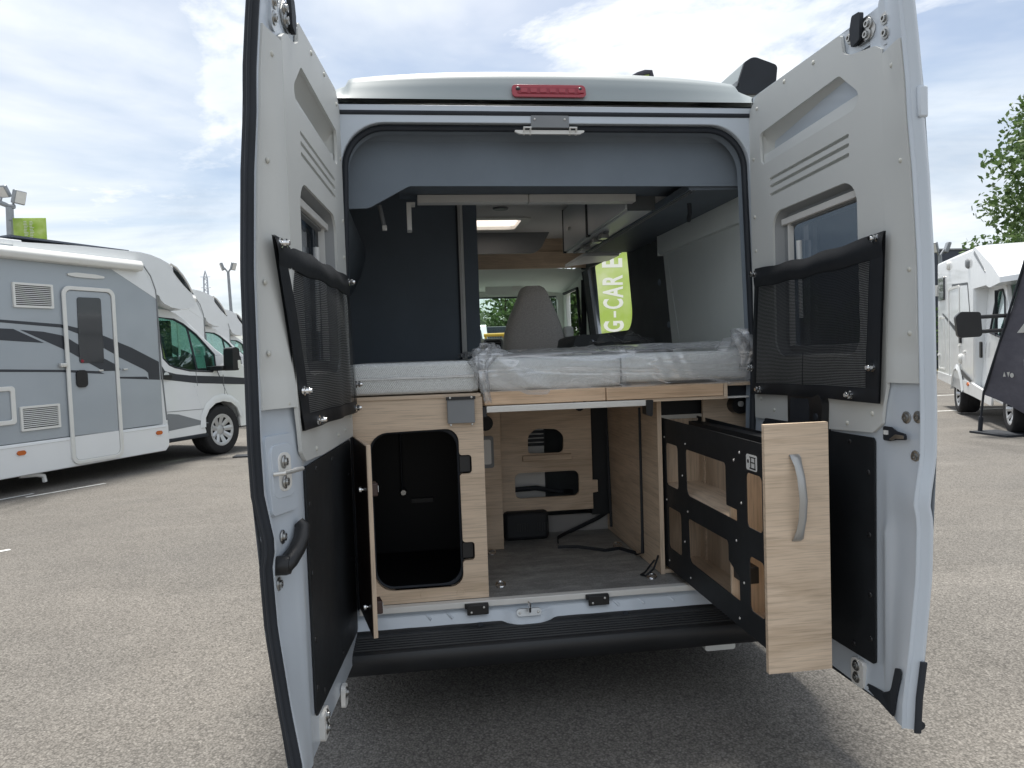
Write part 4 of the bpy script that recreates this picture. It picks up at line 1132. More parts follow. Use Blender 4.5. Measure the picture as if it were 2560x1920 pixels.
        HN = MB().plate(rpoly([(.262, 1.20), (.470, 1.20), (.478, 1.318), (.446, 1.345), (.262, 1.342)], [0, .01, .03, .04, 0]), [], lambda a, b, d: D(a, b, .030 - d), .034).build('inner_handle', M['black_plastic'], DO, bevel=.006)
        MB().plate(rrect(.28, .40, 1.215, 1.32, .015), [], lambda a, b, d: D(a, b, .0315 - d), .002).build('handle_cup', M['rubber'], HN)
        MB().lathe([(0, .003), (.011, .003), (.013, .0)], D(.440, 1.262, .030), nrm, 14).build('handle_plug', M['rubber'], HN)
        # black drain flap in the low corner and rubber strip
        MB().plate(rpoly([(.640, .437), (.83, .437), (.862, .588), (.822, .575), (.80, .50), (.745, .468), (.655, .455)], [.005, .01, .01, .01, .05, .03, .005]), [], lambda a, b, d: D(a, b, nin(a, b) + .008 - d), .004).build('corner_flap', M['rubber'], DO)
        MB().tube([D(.05, .425, -.02), D(.87, .425, -.015)], .012, 8).build('bottom_seal', M['rubber'], DO)
        MB().tube([D(.900, .62, p(.62) - .028), D(.900, .52, p(.52) - .028), D(.900, .425, p(.43) - .028)], .011, 8, True, .6).build('edge_guard', M['rubber'], DO)
        MB().plate(rpoly([(.06, 1.196), (.45, 1.196), (.45, 1.228), (.05, 1.228)], .01), [], lambda a, b, d: D(a, b, .010 - d), .008).build('handle_recess', M['rubber'], DO)
        # small notch bracket on the outer edge
        MB().box(0, 1, 0, 1, 0, 1).xf(lambda q: Vector(D(.888 + .012 * q.x, 2.10 + .085 * q.y, p(2.14) - .045 + .03 * q.z))).build('edge_bracket', M['paint'], DO, bevel=.006)
    else:
        # long black rubber lip on the free edge
        zs_ = list(np.linspace(.40, 2.49, 60))
        prof = [(.886, -.006), (.892, .002), (.902, .002), (.910, -.004), (.914, -.012), (.914, -.020), (.908, -.026), (.900, -.022)]
        m = MB(); m.tgrid([[D(s, z, p(z) + n_) for s, n_ in prof] for z in zs_]); m.build('edge_seal', M['rubber'], DO, smooth=60)
        m = MB(); m.tube([D(.920, z, p(z) - .010) for z in zs_], .004, 6); m.build('seal_bead', M['rubber'], DO)
        # raised striker housing
        RG = MB().plate(rrect(.765, .870, 1.120, 1.318, .015), [], lambda a, b, d: D(a, b, nin(a, b) + .010 - d), .014).build('striker_housing', M['paint'], DO, bevel=.008)
        R2 = MB().plate(rrect(.782, .860, 1.160, 1.295, .022), [], lambda a, b, d: D(a, b, nin(a, b) + .020 - d), .014).build('striker_boss', M['paint'], DO, bevel=.010)
        q_ = lambda a, b: nin(a, b) + .021
        SK_ = MB().plate(rpoly([(.798, 1.176), (.840, 1.176), (.840, 1.274), (.798, 1.274)], .018), [], lambda a, b, d: D(a, b, q_(a, b) + .005 - d), .006).build('striker', M['alu_white'], DO, bevel=.002)
        for z in (1.250, 1.199): inst('striker_bolt', bolt_me, SK_, D(.819, z, q_(.819, z) + .005), nrm)
        MB().tube([D(.784, 1.224, q_(.784, 1.224)), D(.784, 1.226, q_(.784, 1.226) + .022), D(.856, 1.226, q_(.856, 1.226) + .026), D(.858, 1.224, q_(.858, 1.226))], .0055, 8).build('striker_bar', M['alu'], SK_)
        # curved grip handle
        gp = [(.772, 1.086, .012), (.774, 1.074, .022), (.787, 1.048, .026), (.808, 1.022, .027), (.834, 1.002, .026), (.851, .994, .022), (.864, .988, .014)]
        GH = MB().tube([D(s, z, nin(s, z) + n_) for s, z, n_ in gp], [.014, .020, .023, .024, .026, .026, .018], 12, True, .8).build('grip_handle', M['black_plastic'], DO, smooth=60)
        MB().lathe([(0, .004), (.008, .004), (.010, .012), (.022, .010), (.025, 0), (.024, -.03)], D(.851, .994, nin(.851, .994) + .026), nrm, 18).build('handle_pivot', M['black_plastic'], GH)
        inst('bolt', bolt_me, DO, D(.842, .945, nin(.842, .945)), nrm)
        inst('bolt', bolt_me, DO, D(.825, 1.06, nin(.825, 1.06)), nrm)
        PK = MB().plate(rrect(.30, .345, .385, .455, .012), [], lambda a, b, d: D(a, b, .010 - d), .014).build('bracket_plate', M['alu_white'], DO, bevel=.004)
        inst('bracket_bolt', bolt_me, PK, D(.322, .43, .010), nrm)
    # storage net -------------------------------------------------
    lab = 'black mesh storage net bulging over the left rear door window' if side == 'L' else 'black mesh storage net stretched across the right rear door window'
    c00, c10, c01, c11 = ((-.012, 1.318), (.762, 1.324), (.036, 1.798), (.797, 1.815)) if side == 'R' else ((-.012, 1.312), (.735, 1.318), (.07, 1.795), (.865, 1.814))
    r_ = random.Random(3 if side == 'L' else 5)
    def S(a, b, off=0.0):
        s = (1 - a) * ((1 - b) * c00[0] + b * c01[0]) + a * ((1 - b) * c10[0] + b * c11[0])
        z = (1 - a) * ((1 - b) * c00[1] + b * c01[1]) + a * ((1 - b) * c10[1] + b * c11[1])
        z += (.012 if side == 'R' else .006) * math.sin(math.pi * a) * (-1 if b > .5 else .4) * abs(2 * b - 1)
        z += .004 * math.sin(a * 23) * b * math.sin(math.pi * a)
        n_ = (.024 if side == 'R' else .024 - .038 * a * (.4 + .6 * b)) + (.046 if side == 'L' else .022) * math.sin(math.pi * a) * math.sin(math.pi * (b * .9 + .05)) \
            + math.sin(math.pi * a) * (.005 * math.sin(9 * a + 4 * b) * (1 - abs(2 * b - 1)) + .006 * math.sin(17 * a - 9 * b) * (1 - b))
        return D(s, z, n_ + off)
    base = Vector(D(.38, 1.32, .02))
    NT_ = thing('storage_net', lab, 'storage net', tuple(base))
    na, nb = 40, 28
    m = MB(); m.grid(lambda a, b: S(a, b), na, nb)
    no = m.build('net', M['net'], NT_, smooth=80, weld=False)
    uvl = no.data.uv_layers.new(name='UVMap')
    for lp in no.data.loops:
        k = lp.vertex_index; uvl.data[lp.index].uv = ((k // (nb + 1)) / na * .77, (k % (nb + 1)) / nb * .49)
    m = MB()
    wa0, wa1, wb0, wb1 = .035, .075, .085, .145
    for (A0, A1, B0, B1) in ((0, 1, 0, wb0), (0, 1, 1 - wb1, 1), (0, wa0, wb0, 1 - wb1), (1 - wa1, 1, wb0, 1 - wb1)):
        bulge = .012 if B0 > .5 else .002
        m.grid(lambda a, b: S(A0 + (A1 - A0) * a, B0 + (B1 - B0) * b, .003 + bulge * math.sin(math.pi * b) * (.4 + .6 * math.sin(math.pi * a))), 40, 6)
        m.grid(lambda a, b: S(A0 + (A1 - A0) * a, B0 + (B1 - B0) * b, -.003), 40, 6)
    m.build('hem', M['webbing'], NT_, smooth=80)
    for i in (.50, .36):
        m = MB(); m.grid(lambda a, b: S(i + .008 * a, .085 + .23 * b, .004), 1, 10)
        if side == 'R' and i == .50: m.build('seam', M['webbing'], NT_)
    for a, b in ((.012, .955), (.960, .970), (.005, .21), (.968, .215), (.105, .040), (.845, .040)):
        inst('stud', stud_me, NT_, S(a, b, .006), nrm)
    return DO
build_door('L')
build_door('R')

# ------------------------------------------------------------------ mattresses
def mattress(name, x0, x1, z0, z1, y0, y1, label, puff=.012, seed=1):
    T = thing(name, label, 'mattress', ((x0 + x1) / 2, (y0 + y1) / 2, z0))
    pr = rpoly([(y0, z0), (y1, z0), (y1, z1), (y0, z1)], [.014, .02, .03, .016], 5)
    n = 20; rows = []
    for i in range(n + 1):
        a = i / n; x = x0 + (x1 - x0) * a
        q = min(a, 1 - a); k = 1 - .05 * max(0, 1 - q / .03)
        cy, cz = (y0 + y1) / 2, (z0 + z1) / 2
        rows.append([(x, cy + (y - cy) * (1 - .012 * max(0, 1 - q / .03)) - (puff * math.sin((z - z0) / (z1 - z0) * math.pi) if y < cy - .3 and z < z1 - .005 else 0), cz + (z - cz) * k) for y, z in pr + pr[:1]])
    m = MB(); m.tgrid(rows); m.add(rows[0][:-1], [tuple(range(len(pr)))]); m.add(rows[-1][:-1], [tuple(range(len(pr)))])
    m.build('cushion', M['ticking'], T, smooth=50)
    return T
ML = mattress('mattress', -.775, -.288, 1.3655, 1.484, .060, 1.38, 'bare pale woven mattress at the left of the bed, with one tape strip', .006)
MB().box(-.772, -.290, .051, .055, 1.422, 1.432).build('tape_strip', M['film'], ML)
MB().tgrid([[(x, .0525, 1.430 + .0025 * math.sin(x * 31)), (x, .0505, 1.4245)] for x in np.linspace(-.770, -.290, 40)]).build('tape', mat('glossy_white_tape', (.72, .72, .70), .25), ML)
M1 = mattress('mattress', -.266, .272, 1.3665, 1.488, .062, 1.40, 'middle mattress wrapped in crumpled clear plastic above the open bay', .012)
M2 = mattress('mattress', .280, .800, 1.377, 1.490, .066, 1.40, 'right hand mattress in loose clear plastic beside the right door', .012)
def wrap(T, x0, x1, z0, z1, y0, y1, seed, tails):
    """loose crumpled film: front skirt over the edge and back across the top"""
    r = np.random.default_rng(seed); ph = r.uniform(0, 6.28, 24); am = r.uniform(.5, 1, 24)
    def cr(a, b):
        v = 0
        for i in range(6):
            fa, fb = 2 + i * 1.8, 1.5 + i * 1.4
            w = math.sin(fa * a * 3 + fb * b * 2.2 + ph[i] + 1.6 * math.sin(5 * a + 4 * b + ph[i + 6]))
            v += am[i] * (1 - abs(w)) ** 2 / (1 + .4 * i)
        return v / 3
    def P_(a, b):
        x = x0 - .016 + (x1 - x0 + .032) * a
        L1 = z1 - z0 + .03; t = b * (L1 + .5)
        c = cr(a, b)
        # the film is pulled tight over the front edge and sags into slanting folds
        fold = max(0, math.sin(7 * a + 9 * b + ph[2] + 1.5 * math.sin(4 * a + ph[3]))) ** 3
        off = .006 * c + .018 * fold + .003
        e = max(0, 1 - min(a, 1 - a) / .06)
        if t < L1:
            k = t / L1
            y = y0 - .024 - off * (.35 + .65 * math.sin(math.pi * k)) + .03 * max(0, k - .8) ; z = z0 - .014 + t + .007 * math.sin(9 * a + ph[4]) * (1 - k)
            z += .010 * c * k
        else:
            y = y0 - .006 + (t - L1) * (y1 - y0) / .5; z = z1 + .012 + off * 1.2
        return (x, y, z + e * .010 * math.sin(40 * b + ph[5]))
    m = MB(); m.grid(P_, 120, 80)
    m.build('plastic_wrap', M['film'], T, smooth=180, weld=False)
wrap(M1, -.266, .272, 1.3665, 1.488, .062, 1.40, 11, 0)
wrap(M2, .280, .800, 1.377, 1.490, .066, 1.40, 23, 0)
# gathered ends of the film
def tail(T, pts, rs, seed, n=26):
    r = np.random.default_rng(seed)
    m = MB(); rows = []
    for i, (p_, q) in enumerate(zip(pts, rs)):
        rows.append([(p_[0] + q * math.cos(t) * (1 + .35 * math.sin(5 * t + i * 1.3 + seed)), p_[1] + q * .6 * math.sin(t) * (1 + .3 * math.sin(7 * t - i)), p_[2] + .35 * q * math.sin(3 * t + i)) for t in np.linspace(0, 2 * math.pi, n)])
    m.tgrid(rows); m.build('plastic_tail', M['film'], T, smooth=180, weld=False)
tail(M1, [(-.25, .06, 1.52), (-.272, .045, 1.495), (-.277, .03, 1.45), (-.272, .025, 1.40), (-.262, .022, 1.36), (-.258, .020, 1.335), (-.256, .02, 1.325)], [.035, .045, .022, .020, .012, .013, .012], 2)
tail(M1, [(-.23, .10, 1.50), (-.245, .09, 1.525), (-.25, .08, 1.54), (-.24, .08, 1.548)], [.05, .045, .03, .01], 4)
tail(M2, [(.775, .05, 1.41), (.79, .035, 1.46), (.795, .03, 1.50), (.785, .04, 1.54), (.765, .06, 1.565), (.75, .07, 1.575)], [.015, .03, .042, .05, .03, .006], 7, 34)
tail(M2, [(.74, .10, 1.49), (.75, .08, 1.52), (.775, .07, 1.545), (.78, .07, 1.55)], [.06, .05, .03, .006], 9, 30)
MB().tgrid([[(x, 1.46 + .05 * b, 1.56 + .045 * math.sin(x * 40 + b * 3) * b + .02 * b) for b in (0, .3, .6, 1)] for x in np.linspace(.50, .86, 40)]).build('plastic_tail', M['film'], M2, smooth=180, weld=False)

# ------------------------------------------------------------------ motorhomes
def wheel(parent, c, r, w, ax, spokes=9, name='wheel'):
    T = MB().lathe([(r * .62, -w), (r * .9, -w), (r * .98, -w * .8), (r, -w * .5), (r, -w * .12), (r * .985, -w * .1), (r * .985, w * .0 - w * .05), (r, -w * .03), (r, w * .3), (r * .97, w * .5 - .0), (r * .92, w * .56), (r * .66, w * .52), (r * .62, w * .4)], c, ax, 36).build(name, M['tyre'], parent, smooth=50)
    MB().lathe([(0, w * .30), (r * .12, w * .33), (r * .2, w * .25), (r * .30, w * .24)], c, ax, 20).build('hub_cap', M['wheel_cover'], T)
    MB().lathe([(r * .52, w * .44), (r * .60, w * .50), (r * .655, w * .49)], c, ax, 36).build('rim', M['wheel_cover'], T)
    MB().lathe([(0, w * .04), (r * .6, w * .05)], c, ax, 24).build('wheel_disc', M['rubber'], T)
    A = Vector(ax).normalized(); a = A.orthogonal().normalized(); b = A.cross(a); C_ = Vector(c)
    for k in range(spokes):
        t = 2 * math.pi * k / spokes; d = a * math.cos(t) + b * math.sin(t); e = A.cross(d)
        m = MB(); pts = []
        for rr, ww, hh in ((r * .2, r * .085, w * .26), (r * .38, r * .10, w * .34), (r * .57, r * .125, w * .46)):
            pts.append([C_ + d * rr - e * ww + A * hh, C_ + d * rr + A * (hh + .012), C_ + d * rr + e * ww + A * hh])
        m.tgrid(pts); m.build('spoke', M['wheel_cover'], T, smooth=20)
    return T

K = 1.0472
def kk(l): return [(a * K, b * K) for a, b in l]
def make_motorhome():
    MH = thing('motorhome', 'silver grey motorhome with black swoosh decals and entry door beside the left rear door', 'motorhome', (0, 0, 0), 'motorhomes parked in a row on the left')
    sp = .126                                    # side plane (local +x faces the viewer)
    Yp = lambda x: (lambda a, b, d: (x + d, a, b))
    rear = -6.1
    # body: grey side walls with white front corner and roof
    prof = kk([(rear / K, .555), (-1.178, .556), (-1.172, 2.2), (-1.375, 2.56), (-1.40, 2.60), (rear / K, 2.64)])
    BD = MB().plate(prof, [], Yp(sp - 2.30), 2.30).build('body', M['mh_grey'], MH, bevel=.012)
    # white upper front wedge and skirt
    MB().plate(kk([(-1.83, 2.462), (-1.1845, 2.14), (-1.174, 2.205), (-1.373, 2.556), (-1.83, 2.556)]), [], Yp(sp), .004).build('front_corner', M['white_gel'], MH)
    sk = kk([(rear / K, .555), (-1.114, .549), (-1.112, .30), (-1.135, .245), (-1.17, .213), (rear / K, .208)])
    MB().plate(sk, [], Yp(sp - 2.32), 2.335).build('skirt', M['white_gel'], MH, bevel=.02)
    MB().tube([(sp + .016, rear, .525 * K), (sp + .016, -1.14 * K, .52 * K)], .006, 6).build('skirt_crease', M['white_gel'], MH)
    # roof and over-cab nose (loft along width so the nose rounds off)
    nose = kk([(-3.0, 2.655), (-2.2, 2.70), (-1.633, 2.712), (-1.397, 2.718), (-1.225, 2.702), (-1.07, 2.668), (-.914, 2.612), (-.80, 2.50), (-.66, 2.36), (-.56, 2.235), (-.50, 2.13), (-.515, 2.085), (-.60, 2.04), (-.75, 2.02), (-.92, 2.04), (-1.04, 2.085), (-1.10, 2.13), (-1.12, 2.18), (-1.174, 2.2), (-1.375, 2.56), (-1.42, 2.595), (-3.0, 2.605)])
    rows = []
    for t in np.linspace(0, 1, 23):
        x = sp + .004 - 2.31 * t; w_ = min(t, 1 - t)
        bulge = .34 * (1 - (1 - min(1, w_ / .5)) ** 2.2) - .02
        edge = max(0, 1 - w_ / .03)
        rows.append([(x, a + bulge * max(0, min(1, (a + 1.6) / .9)), b - .015 * edge * (1 if b > 2.4 else 0)) for a, b in nose])
    m = MB(); m.tgrid(rows); m.add(rows[0], [tuple(range(len(nose)))]); m.add(rows[-1], [tuple(range(len(nose)))])
    OC = m.build('over_cab', M['white_gel'], MH, smooth=40)
    MB().plate(kk([(rear / K, 2.60), (-2.9, 2.605), (-2.9, 2.665), (rear / K, 2.66)]), [], Yp(sp - 2.29), 2.292).build('roof', M['white_gel'], MH, bevel=.01)
    # nose window (curved strip on the corner) and under-lip
    m = MB(); cols = []
    nw_t = kk([(-.895, 2.585), (-.80, 2.545), (-.70, 2.455), (-.61, 2.345), (-.545, 2.235)]); nw_b = kk([(-.875, 2.50), (-.80, 2.42), (-.72, 2.345), (-.63, 2.275), (-.555, 2.225)])
    rows = []
    for (a, b), (a2, b2) in zip(nw_t, nw_b):
        rows.append([(sp + .008, a2, b2), (sp + .010, (a + a2) / 2, (b + b2) / 2 + .01), (sp + .003, a, b)])
    m.tgrid(rows); m.build('nose_window', M['glass_black'], OC, smooth=70)
    MB().tube([(sp + .006, a - .03, b + .02) for a, b in nw_t] , .016, 6).build('window_surround', M['white_plastic'], OC)
    MB().tube([(sp + .002, a, b) for a, b in kk([(-1.375, 2.57), (-1.25, 2.42), (-1.185, 2.25), (-1.172, 2.1), (-1.165, 1.3), (-1.12, .60)])], .010, 6).build('corner_joint', M['grey_plastic'], BD)
    MB().box(sp - 2.28, sp - .012, -1.176 * K, -1.165 * K, .56 * K, 2.30 * K).build('body_front', M['white_gel'], BD)
    # roll awning cassette along the roof edge
    pa = rpoly([(sp, 2.455 * K), (sp + .10, 2.462 * K), (sp + .125, 2.52 * K), (sp + .09, 2.578 * K), (sp, 2.59 * K)], [.01, .03, .04, .03, .01])
    MB().plate(pa, [], lambda a, b, d: (a, rear + .2 + d, b), -1.47 * K - rear - .2).build('awning_cassette', M['white_plastic'], MH, bevel=.006)
    MB().plate(pa, [], lambda a, b, d: (a + .001, -1.47 * K + d, b), .02).build('awning_end', M['white_plastic'], MH, bevel=.006)
    MB().box(sp - 1.3, sp - .15, -2.92 * K, -1.42 * K, 2.715 * K, 2.735 * K).build('solar_panel', M['building'], MH)
    MB().plate(rpoly(kk([(-2.484, 2.352), (-2.30, 2.378), (-2.05, 2.375), (-1.843, 2.348), (-2.05, 2.328), (-2.30, 2.328)]), .02), [], Yp(sp), .02).build('awning_light', M['white_plastic'], MH, bevel=.008)
    # entry door
    DF = MB().plate(rpoly(kk([(-2.50, .232), (-1.815, .232), (-1.815, 2.222), (-2.50, 2.222)]), [.10, .10, .10, .10], 8), [rpoly(kk([(-2.455, .275), (-1.862, .275), (-1.862, 2.178), (-2.455, 2.178)]), [.07] * 4, 8)], Yp(sp + .012), .022).build('entry_door_frame', M['white_plastic'], MH, bevel=.006)
    ED = MB().plate(rpoly(kk([(-2.448, .556), (-1.869, .55), (-1.869, 2.171), (-2.448, 2.171)]), [0, 0, .065, .065], 8), [], Yp(sp + .004), .016).build('entry_door', M['mh_grey'], MH)
    MB().plate(rpoly(kk([(-2.448, .282), (-1.869, .282), (-1.869, .549), (-2.448, .549)]), [.06, .06, 0, 0], 8), [], Yp(sp + .012), .012).build('door_kick_panel', M['white_gel'], ED)
    WD = MB().plate(rpoly(kk([(-2.334, 1.362), (-2.015, 1.359), (-2.009, 2.106), (-2.317, 2.102)]), .03), [], Yp(sp + .018), .010).build('door_window', M['glass_black'], ED, bevel=.003)
    MB().plate(rrect(-2.39 * K, -2.25 * K, 1.09 * K, 1.285 * K, .05), [], Yp(sp + .018), .022).build('door_handle', M['black_plastic'], ED, bevel=.01)
    MB().plate(circ(-2.30 * K, 1.385 * K, .02), [], Yp(sp + .027), .004).build('badge', M['red_dark'], WD)
    for z in (.48, .92, 1.62):
        MB().tube([(sp + .03, -1.838 * K, z * K - .05), (sp + .03, -1.838 * K, z * K + .05)], .014, 8).build('door_hinge', M['white_plastic'], DF)
    MB().box(sp, sp + .05, -2.58 * K, -2.50 * K, 1.325 * K, 1.37 * K).build('door_catch', M['alu'], MH, bevel=.008)
    for y in (-2.06, -1.72): MB().box(sp + .004, sp + .03, (y - .03) * K, (y + .03) * K, 1.262 * K, 1.28 * K).build('side_catch', M['alu'], MH, bevel=.005)
    # vents with slats
    for (a0, a1, b0, b1) in ((-3.045, -2.595, 1.963, 2.222), (-3.050, -2.602, .673, .932)):
        a0, a1, b0, b1 = a0 * K, a1 * K, b0 * K, b1 * K
        VF = MB().plate(rrect(a0, a1, b0, b1, .012), [rrect(a0 + .025, a1 - .025, b0 + .025, b1 - .025, .006)], Yp(sp), .022).build('vent_frame', M['white_plastic'], MH, bevel=.004)
        MB().box(sp - .002, sp + .003, a0 + .01, a1 - .01, b0 + .01, b1 - .01).build('vent_recess', M['white_dark'], VF)
        n = 10
        for k in range(n):
            z = b0 + .03 + (b1 - b0 - .06) * (k + .5) / n
            m = MB(); m.add([(sp + .004, a0 + .02, z + .008), (sp + .004, a1 - .02, z + .008), (sp + .017, a1 - .02, z - .003), (sp + .017, a0 + .02, z - .003), (sp + .013, a1 - .02, z - .005), (sp + .013, a0 + .02, z - .005)], [(0, 1, 2, 3), (3, 2, 4, 5), (5, 4, 1, 0)])
            m.build('slat', M['white_plastic'], VF)
    a0, a1, b0, b1 = -4.0 * K, -3.09 * K, .755 * K, 1.15 * K
    HT = MB().plate(rrect(a0, a1, b0, b1, .04), [rrect(a0 + .05, a1 - .05, b0 + .05, b1 - .05, .02)], Yp(sp), .02).build('service_hatch', M['white_plastic'], MH, bevel=.006)
    for y in (-3.071, -1.271):
        MB().plate(rpoly(kk([(y - .055, .453), (y - .03, .478), (y + .03, .478), (y + .055, .453), (y + .03, .43), (y - .03, .43)]), .02), [], Yp(sp + .016), .014).build('side_marker', M['amber'], MH, bevel=.004)
    # decals
    dec = [([(-3.6, 1.848), (-3.187, 1.833), (-2.523, 1.797), (-2.33, 1.758), (-2.007, 1.675), (-1.60, 1.53), (-1.195, 1.346), (-1.195, 1.132), (-1.366, 1.132), (-1.372, 1.215), (-1.42, 1.252), (-1.818, 1.431), (-2.334, 1.695), (-2.52, 1.76), (-3.189, 1.804), (-3.6, 1.82)], 'decal_dark'),
           ([(-3.6, 1.75), (-3.193, 1.743), (-3.056, 1.739), (-2.724, 1.592), (-3.201, 1.623), (-3.6, 1.65)], 'decal_dark'),
           ([(-2.986, 1.73), (-2.727, 1.713), (-2.509, 1.674), (-2.309, 1.558), (-1.80, 1.305), (-1.774, 1.275), (-1.791, 1.255), (-2.036, 1.262), (-2.10, 1.30), (-2.519, 1.529)], 'decal_dark'),
           ([(-3.6, 1.345), (-2.535, 1.296), (-2.086, 1.263), (-2.013, 1.227), (-2.537, 1.271), (-3.6, 1.318)], 'decal_dark'),
           ([(-1.84, 1.185), (-1.40, 1.168), (-1.366, 1.132), (-1.195, 1.132), (-1.195, 1.118), (-1.84, 1.168)], 'decal_dark')]
    for pts, mm in dec:
        pp = kk(pts)
        pl_ = MB(); pl_.plate(pp, [], Yp(sp + .002), None); pl_.build('decal', M[mm], BD)
    # same stripes carried across the entry door, 20 mm further out
    def clipx(pts, lo, hi):
        for sgn, lim in ((1, lo), (-1, hi)):
            out = []
            for i in range(len(pts)):
                p0, p1 = pts[i - 1], pts[i]; i0, i1 = sgn * (p0[0] - lim) >= 0, sgn * (p1[0] - lim) >= 0
                if i0 != i1:
                    t = (lim - p0[0]) / (p1[0] - p0[0]); out.append((lim, p0[1] + t * (p1[1] - p0[1])))
                if i1: out.append(p1)
            pts = out
        return pts
    for pts, mm in dec[:4]:
        q = clipx(pts, -2.446, -1.871)
        if len(q) > 2:
            pl_ = MB(); pl_.plate(kk(q), [], Yp(sp + .0215), None); pl_.build('decal', M[mm], ED)
    # cab ------------------------------------------------------------
    cp = kk([(-1.12, .33), (-.30, .335), (-.335, .42), (-.33, .55), (-.255, .66), (-.13, .735), (.02, .755), (.18, .725), (.30, .64), (.36, .50), (.37, .36), (.95, .36), (1.02, .52), (1.02, .85), (.90, 1.05), (.55, 1.235), (.20, 1.365), (.097, 1.415), (-.044, 1.51), (-.507, 1.895), (-.66, 1.98), (-.80, 2.03), (-1.12, 2.05)])
    rows = []
    for t in np.linspace(0, 1, 17):
        w_ = min(t, 1 - t); x = -1.95 * t
        sh = .06 * (1 - min(1, w_ / .18)) ** 2
        rows.append([(x - (0.10 * (1 if t < .5 else -1) * max(0, min(1, (b - 1.25) / .8)) if w_ < .03 else 0), a - (sh * 2.2 if a > .3 else 0) * (1 if w_ < .2 else 0), b - sh * .3 * (b > 1.2)) for a, b in cp])
    tilt = lambda b: -.10 * max(0, min(1, (b - 1.25 * K) / (.8 * K)))
    CP = lambda off: (lambda a, b, d: (tilt(b) + off + d, a, b))
    m = MB(); rows2 = []
    body = MB().plate(cp, [rpoly(kk([(-.985, 1.39), (-.90, 1.30), (-.816, 1.265), (-.559, 1.21), (-.142, 1.18), (-.075, 1.25), (-.07, 1.42), (-.351, 1.699), (-.56, 1.84), (-.705, 1.90), (-.985, 1.925)]), .03)], CP(-.06), .06)
    CA = body.build('cab', M['white_gel'], MH, bevel=.01)
    MB().plate(cp, [rpoly(kk([(-.985, 1.39), (-.142, 1.18), (-.07, 1.42), (-.705, 1.90), (-.985, 1.925)]), .03)], lambda a, b, d: (-1.95 - tilt(b) + d, a, b), .06).build('cab_far_side', M['white_gel'], CA)
    # bonnet, windscreen, roof skins between the two sides
    tp = kk([(1.02, .52), (1.02, .85), (.90, 1.05), (.55, 1.235), (.20, 1.365), (.097, 1.415)])
    MB().tgrid([[(x, a, b) for a, b in tp] for x in (-.02, -1.93)]).build('bonnet', M['white_gel'], CA)
    tw = kk([(.097, 1.415), (-.507, 1.895), (-.66, 1.98)])
    MB().tgrid([[(x + tilt(b) * sg_, a, b) for a, b in tw] for x, sg_ in ((-.03, 1), (-1.92, -1))]).build('cab_windscreen', M['glass_cab'], CA)
    GW = MB().plate(rpoly(kk([(-.995, 1.38), (-.90, 1.29), (-.816, 1.255), (-.559, 1.20), (-.13, 1.165), (-.06, 1.25), (-.055, 1.43), (-.351, 1.715), (-.56, 1.855), (-.705, 1.915), (-.995, 1.94)]), .03), [], CP(-.020), .004).build('cab_window', M['glass_cab'], CA)
    MB().plate(kk([(-.43, 1.19), (-.40, 1.19), (-.48, 1.80), (-.515, 1.82)]), [], CP(-.012), .008).build('window_divider', M['rubber'], CA)
    MB().tube([(tilt(b) - .004, a, b) for a, b in kk([(-.985, 1.39), (-.90, 1.30), (-.816, 1.265), (-.559, 1.21), (-.142, 1.18), (-.075, 1.25), (-.07, 1.42), (-.351, 1.699), (-.56, 1.84), (-.705, 1.90), (-.985, 1.925), (-.985, 1.39)])], .014, 6).build('window_rubber', M['rubber'], CA)
    MB().plate(rrect(-.40 * K, -.235 * K, 1.235 * K, 1.535 * K, .004), [], CP(-.028), .002).build('price_sheet', worn('paper_sheet', (.6, .68, .66), .8), CA)
    for k_ in range(9): MB().box(0, .001, 0, (.05 + .06 * ((k_ * 7) % 5) / 5) * K, 0, .008).xf(lambda q: Vector((tilt(1.4 * K) - .0255 + q.x + (1.40 - (1.50 - .027 * k_)) * .1 * 0, q.y - .385 * K, q.z + (1.50 - .027 * k_) * K))).build('printed_line', M['decal_mid'], CA)
    MB().box(-1.7, -.25, -1.0 * K, -.75 * K, .8 * K, 1.75 * K).build('cab_seats', M['seat'], CA, bevel=.08)
    MB().box(-1.85, -.1, -.2 * K, .2 * K, .8 * K, 1.2 * K).build('dashboard', M['rubber'], CA, bevel=.05)
    # belt decal on the cab, lower grey wedge, joints, handle, sill
    MB().plate(kk([(-1.06, 1.325), (-.985, 1.22), (-.80, 1.175), (-.55, 1.145), (.10, 1.10), (.52, 1.06), (.52, .965), (-.45, 1.035), (-1.06, 1.12)]), [], lambda a, b, d: (.0022, a, b), None).build('decal', M['decal_dark'], CA)
    MB().plate(kk([(-.98, .665), (-.80, .64), (-.26, .472), (-.98, .44)]), [], lambda a, b, d: (.0022, a, b), None).build('decal', M['decal_mid'], CA)
    for l in ([(-.455, 1.20), (-.44, 1.0)], [(.06, 1.13), (.075, .80)], [(-1.02, .69), (-.24, .672)], [(-.985, .66), (-.985, .42)]):
        MB().tube([(.0015, a, b) for a, b in kk(l)], .004, 5).build('panel_joint', M['grey_plastic'], CA)
    MB().plate(rrect(-1.115 * K, -.90 * K, 1.118 * K, 1.172 * K, .025), [], lambda a, b, d: (.003 + d, a, b), .03).build('cab_handle', M['black_plastic'], CA, bevel=.008)
    MB().plate(circ(-.97 * K, 1.165 * K, .045, 20), [], lambda a, b, d: (.0025 + d, a, b), .008).build('handle_cup', M['white_gel'], CA)
    # arch flare
    ar = kk([(-.335, .42), (-.33, .55), (-.255, .66), (-.13, .735), (.02, .755), (.18, .725), (.30, .64), (.36, .50)])
    ao = kk([(-.43, .42), (-.40, .60), (-.31, .74), (-.15, .835), (.02, .86), (.20, .825), (.35, .72), (.43, .50)])
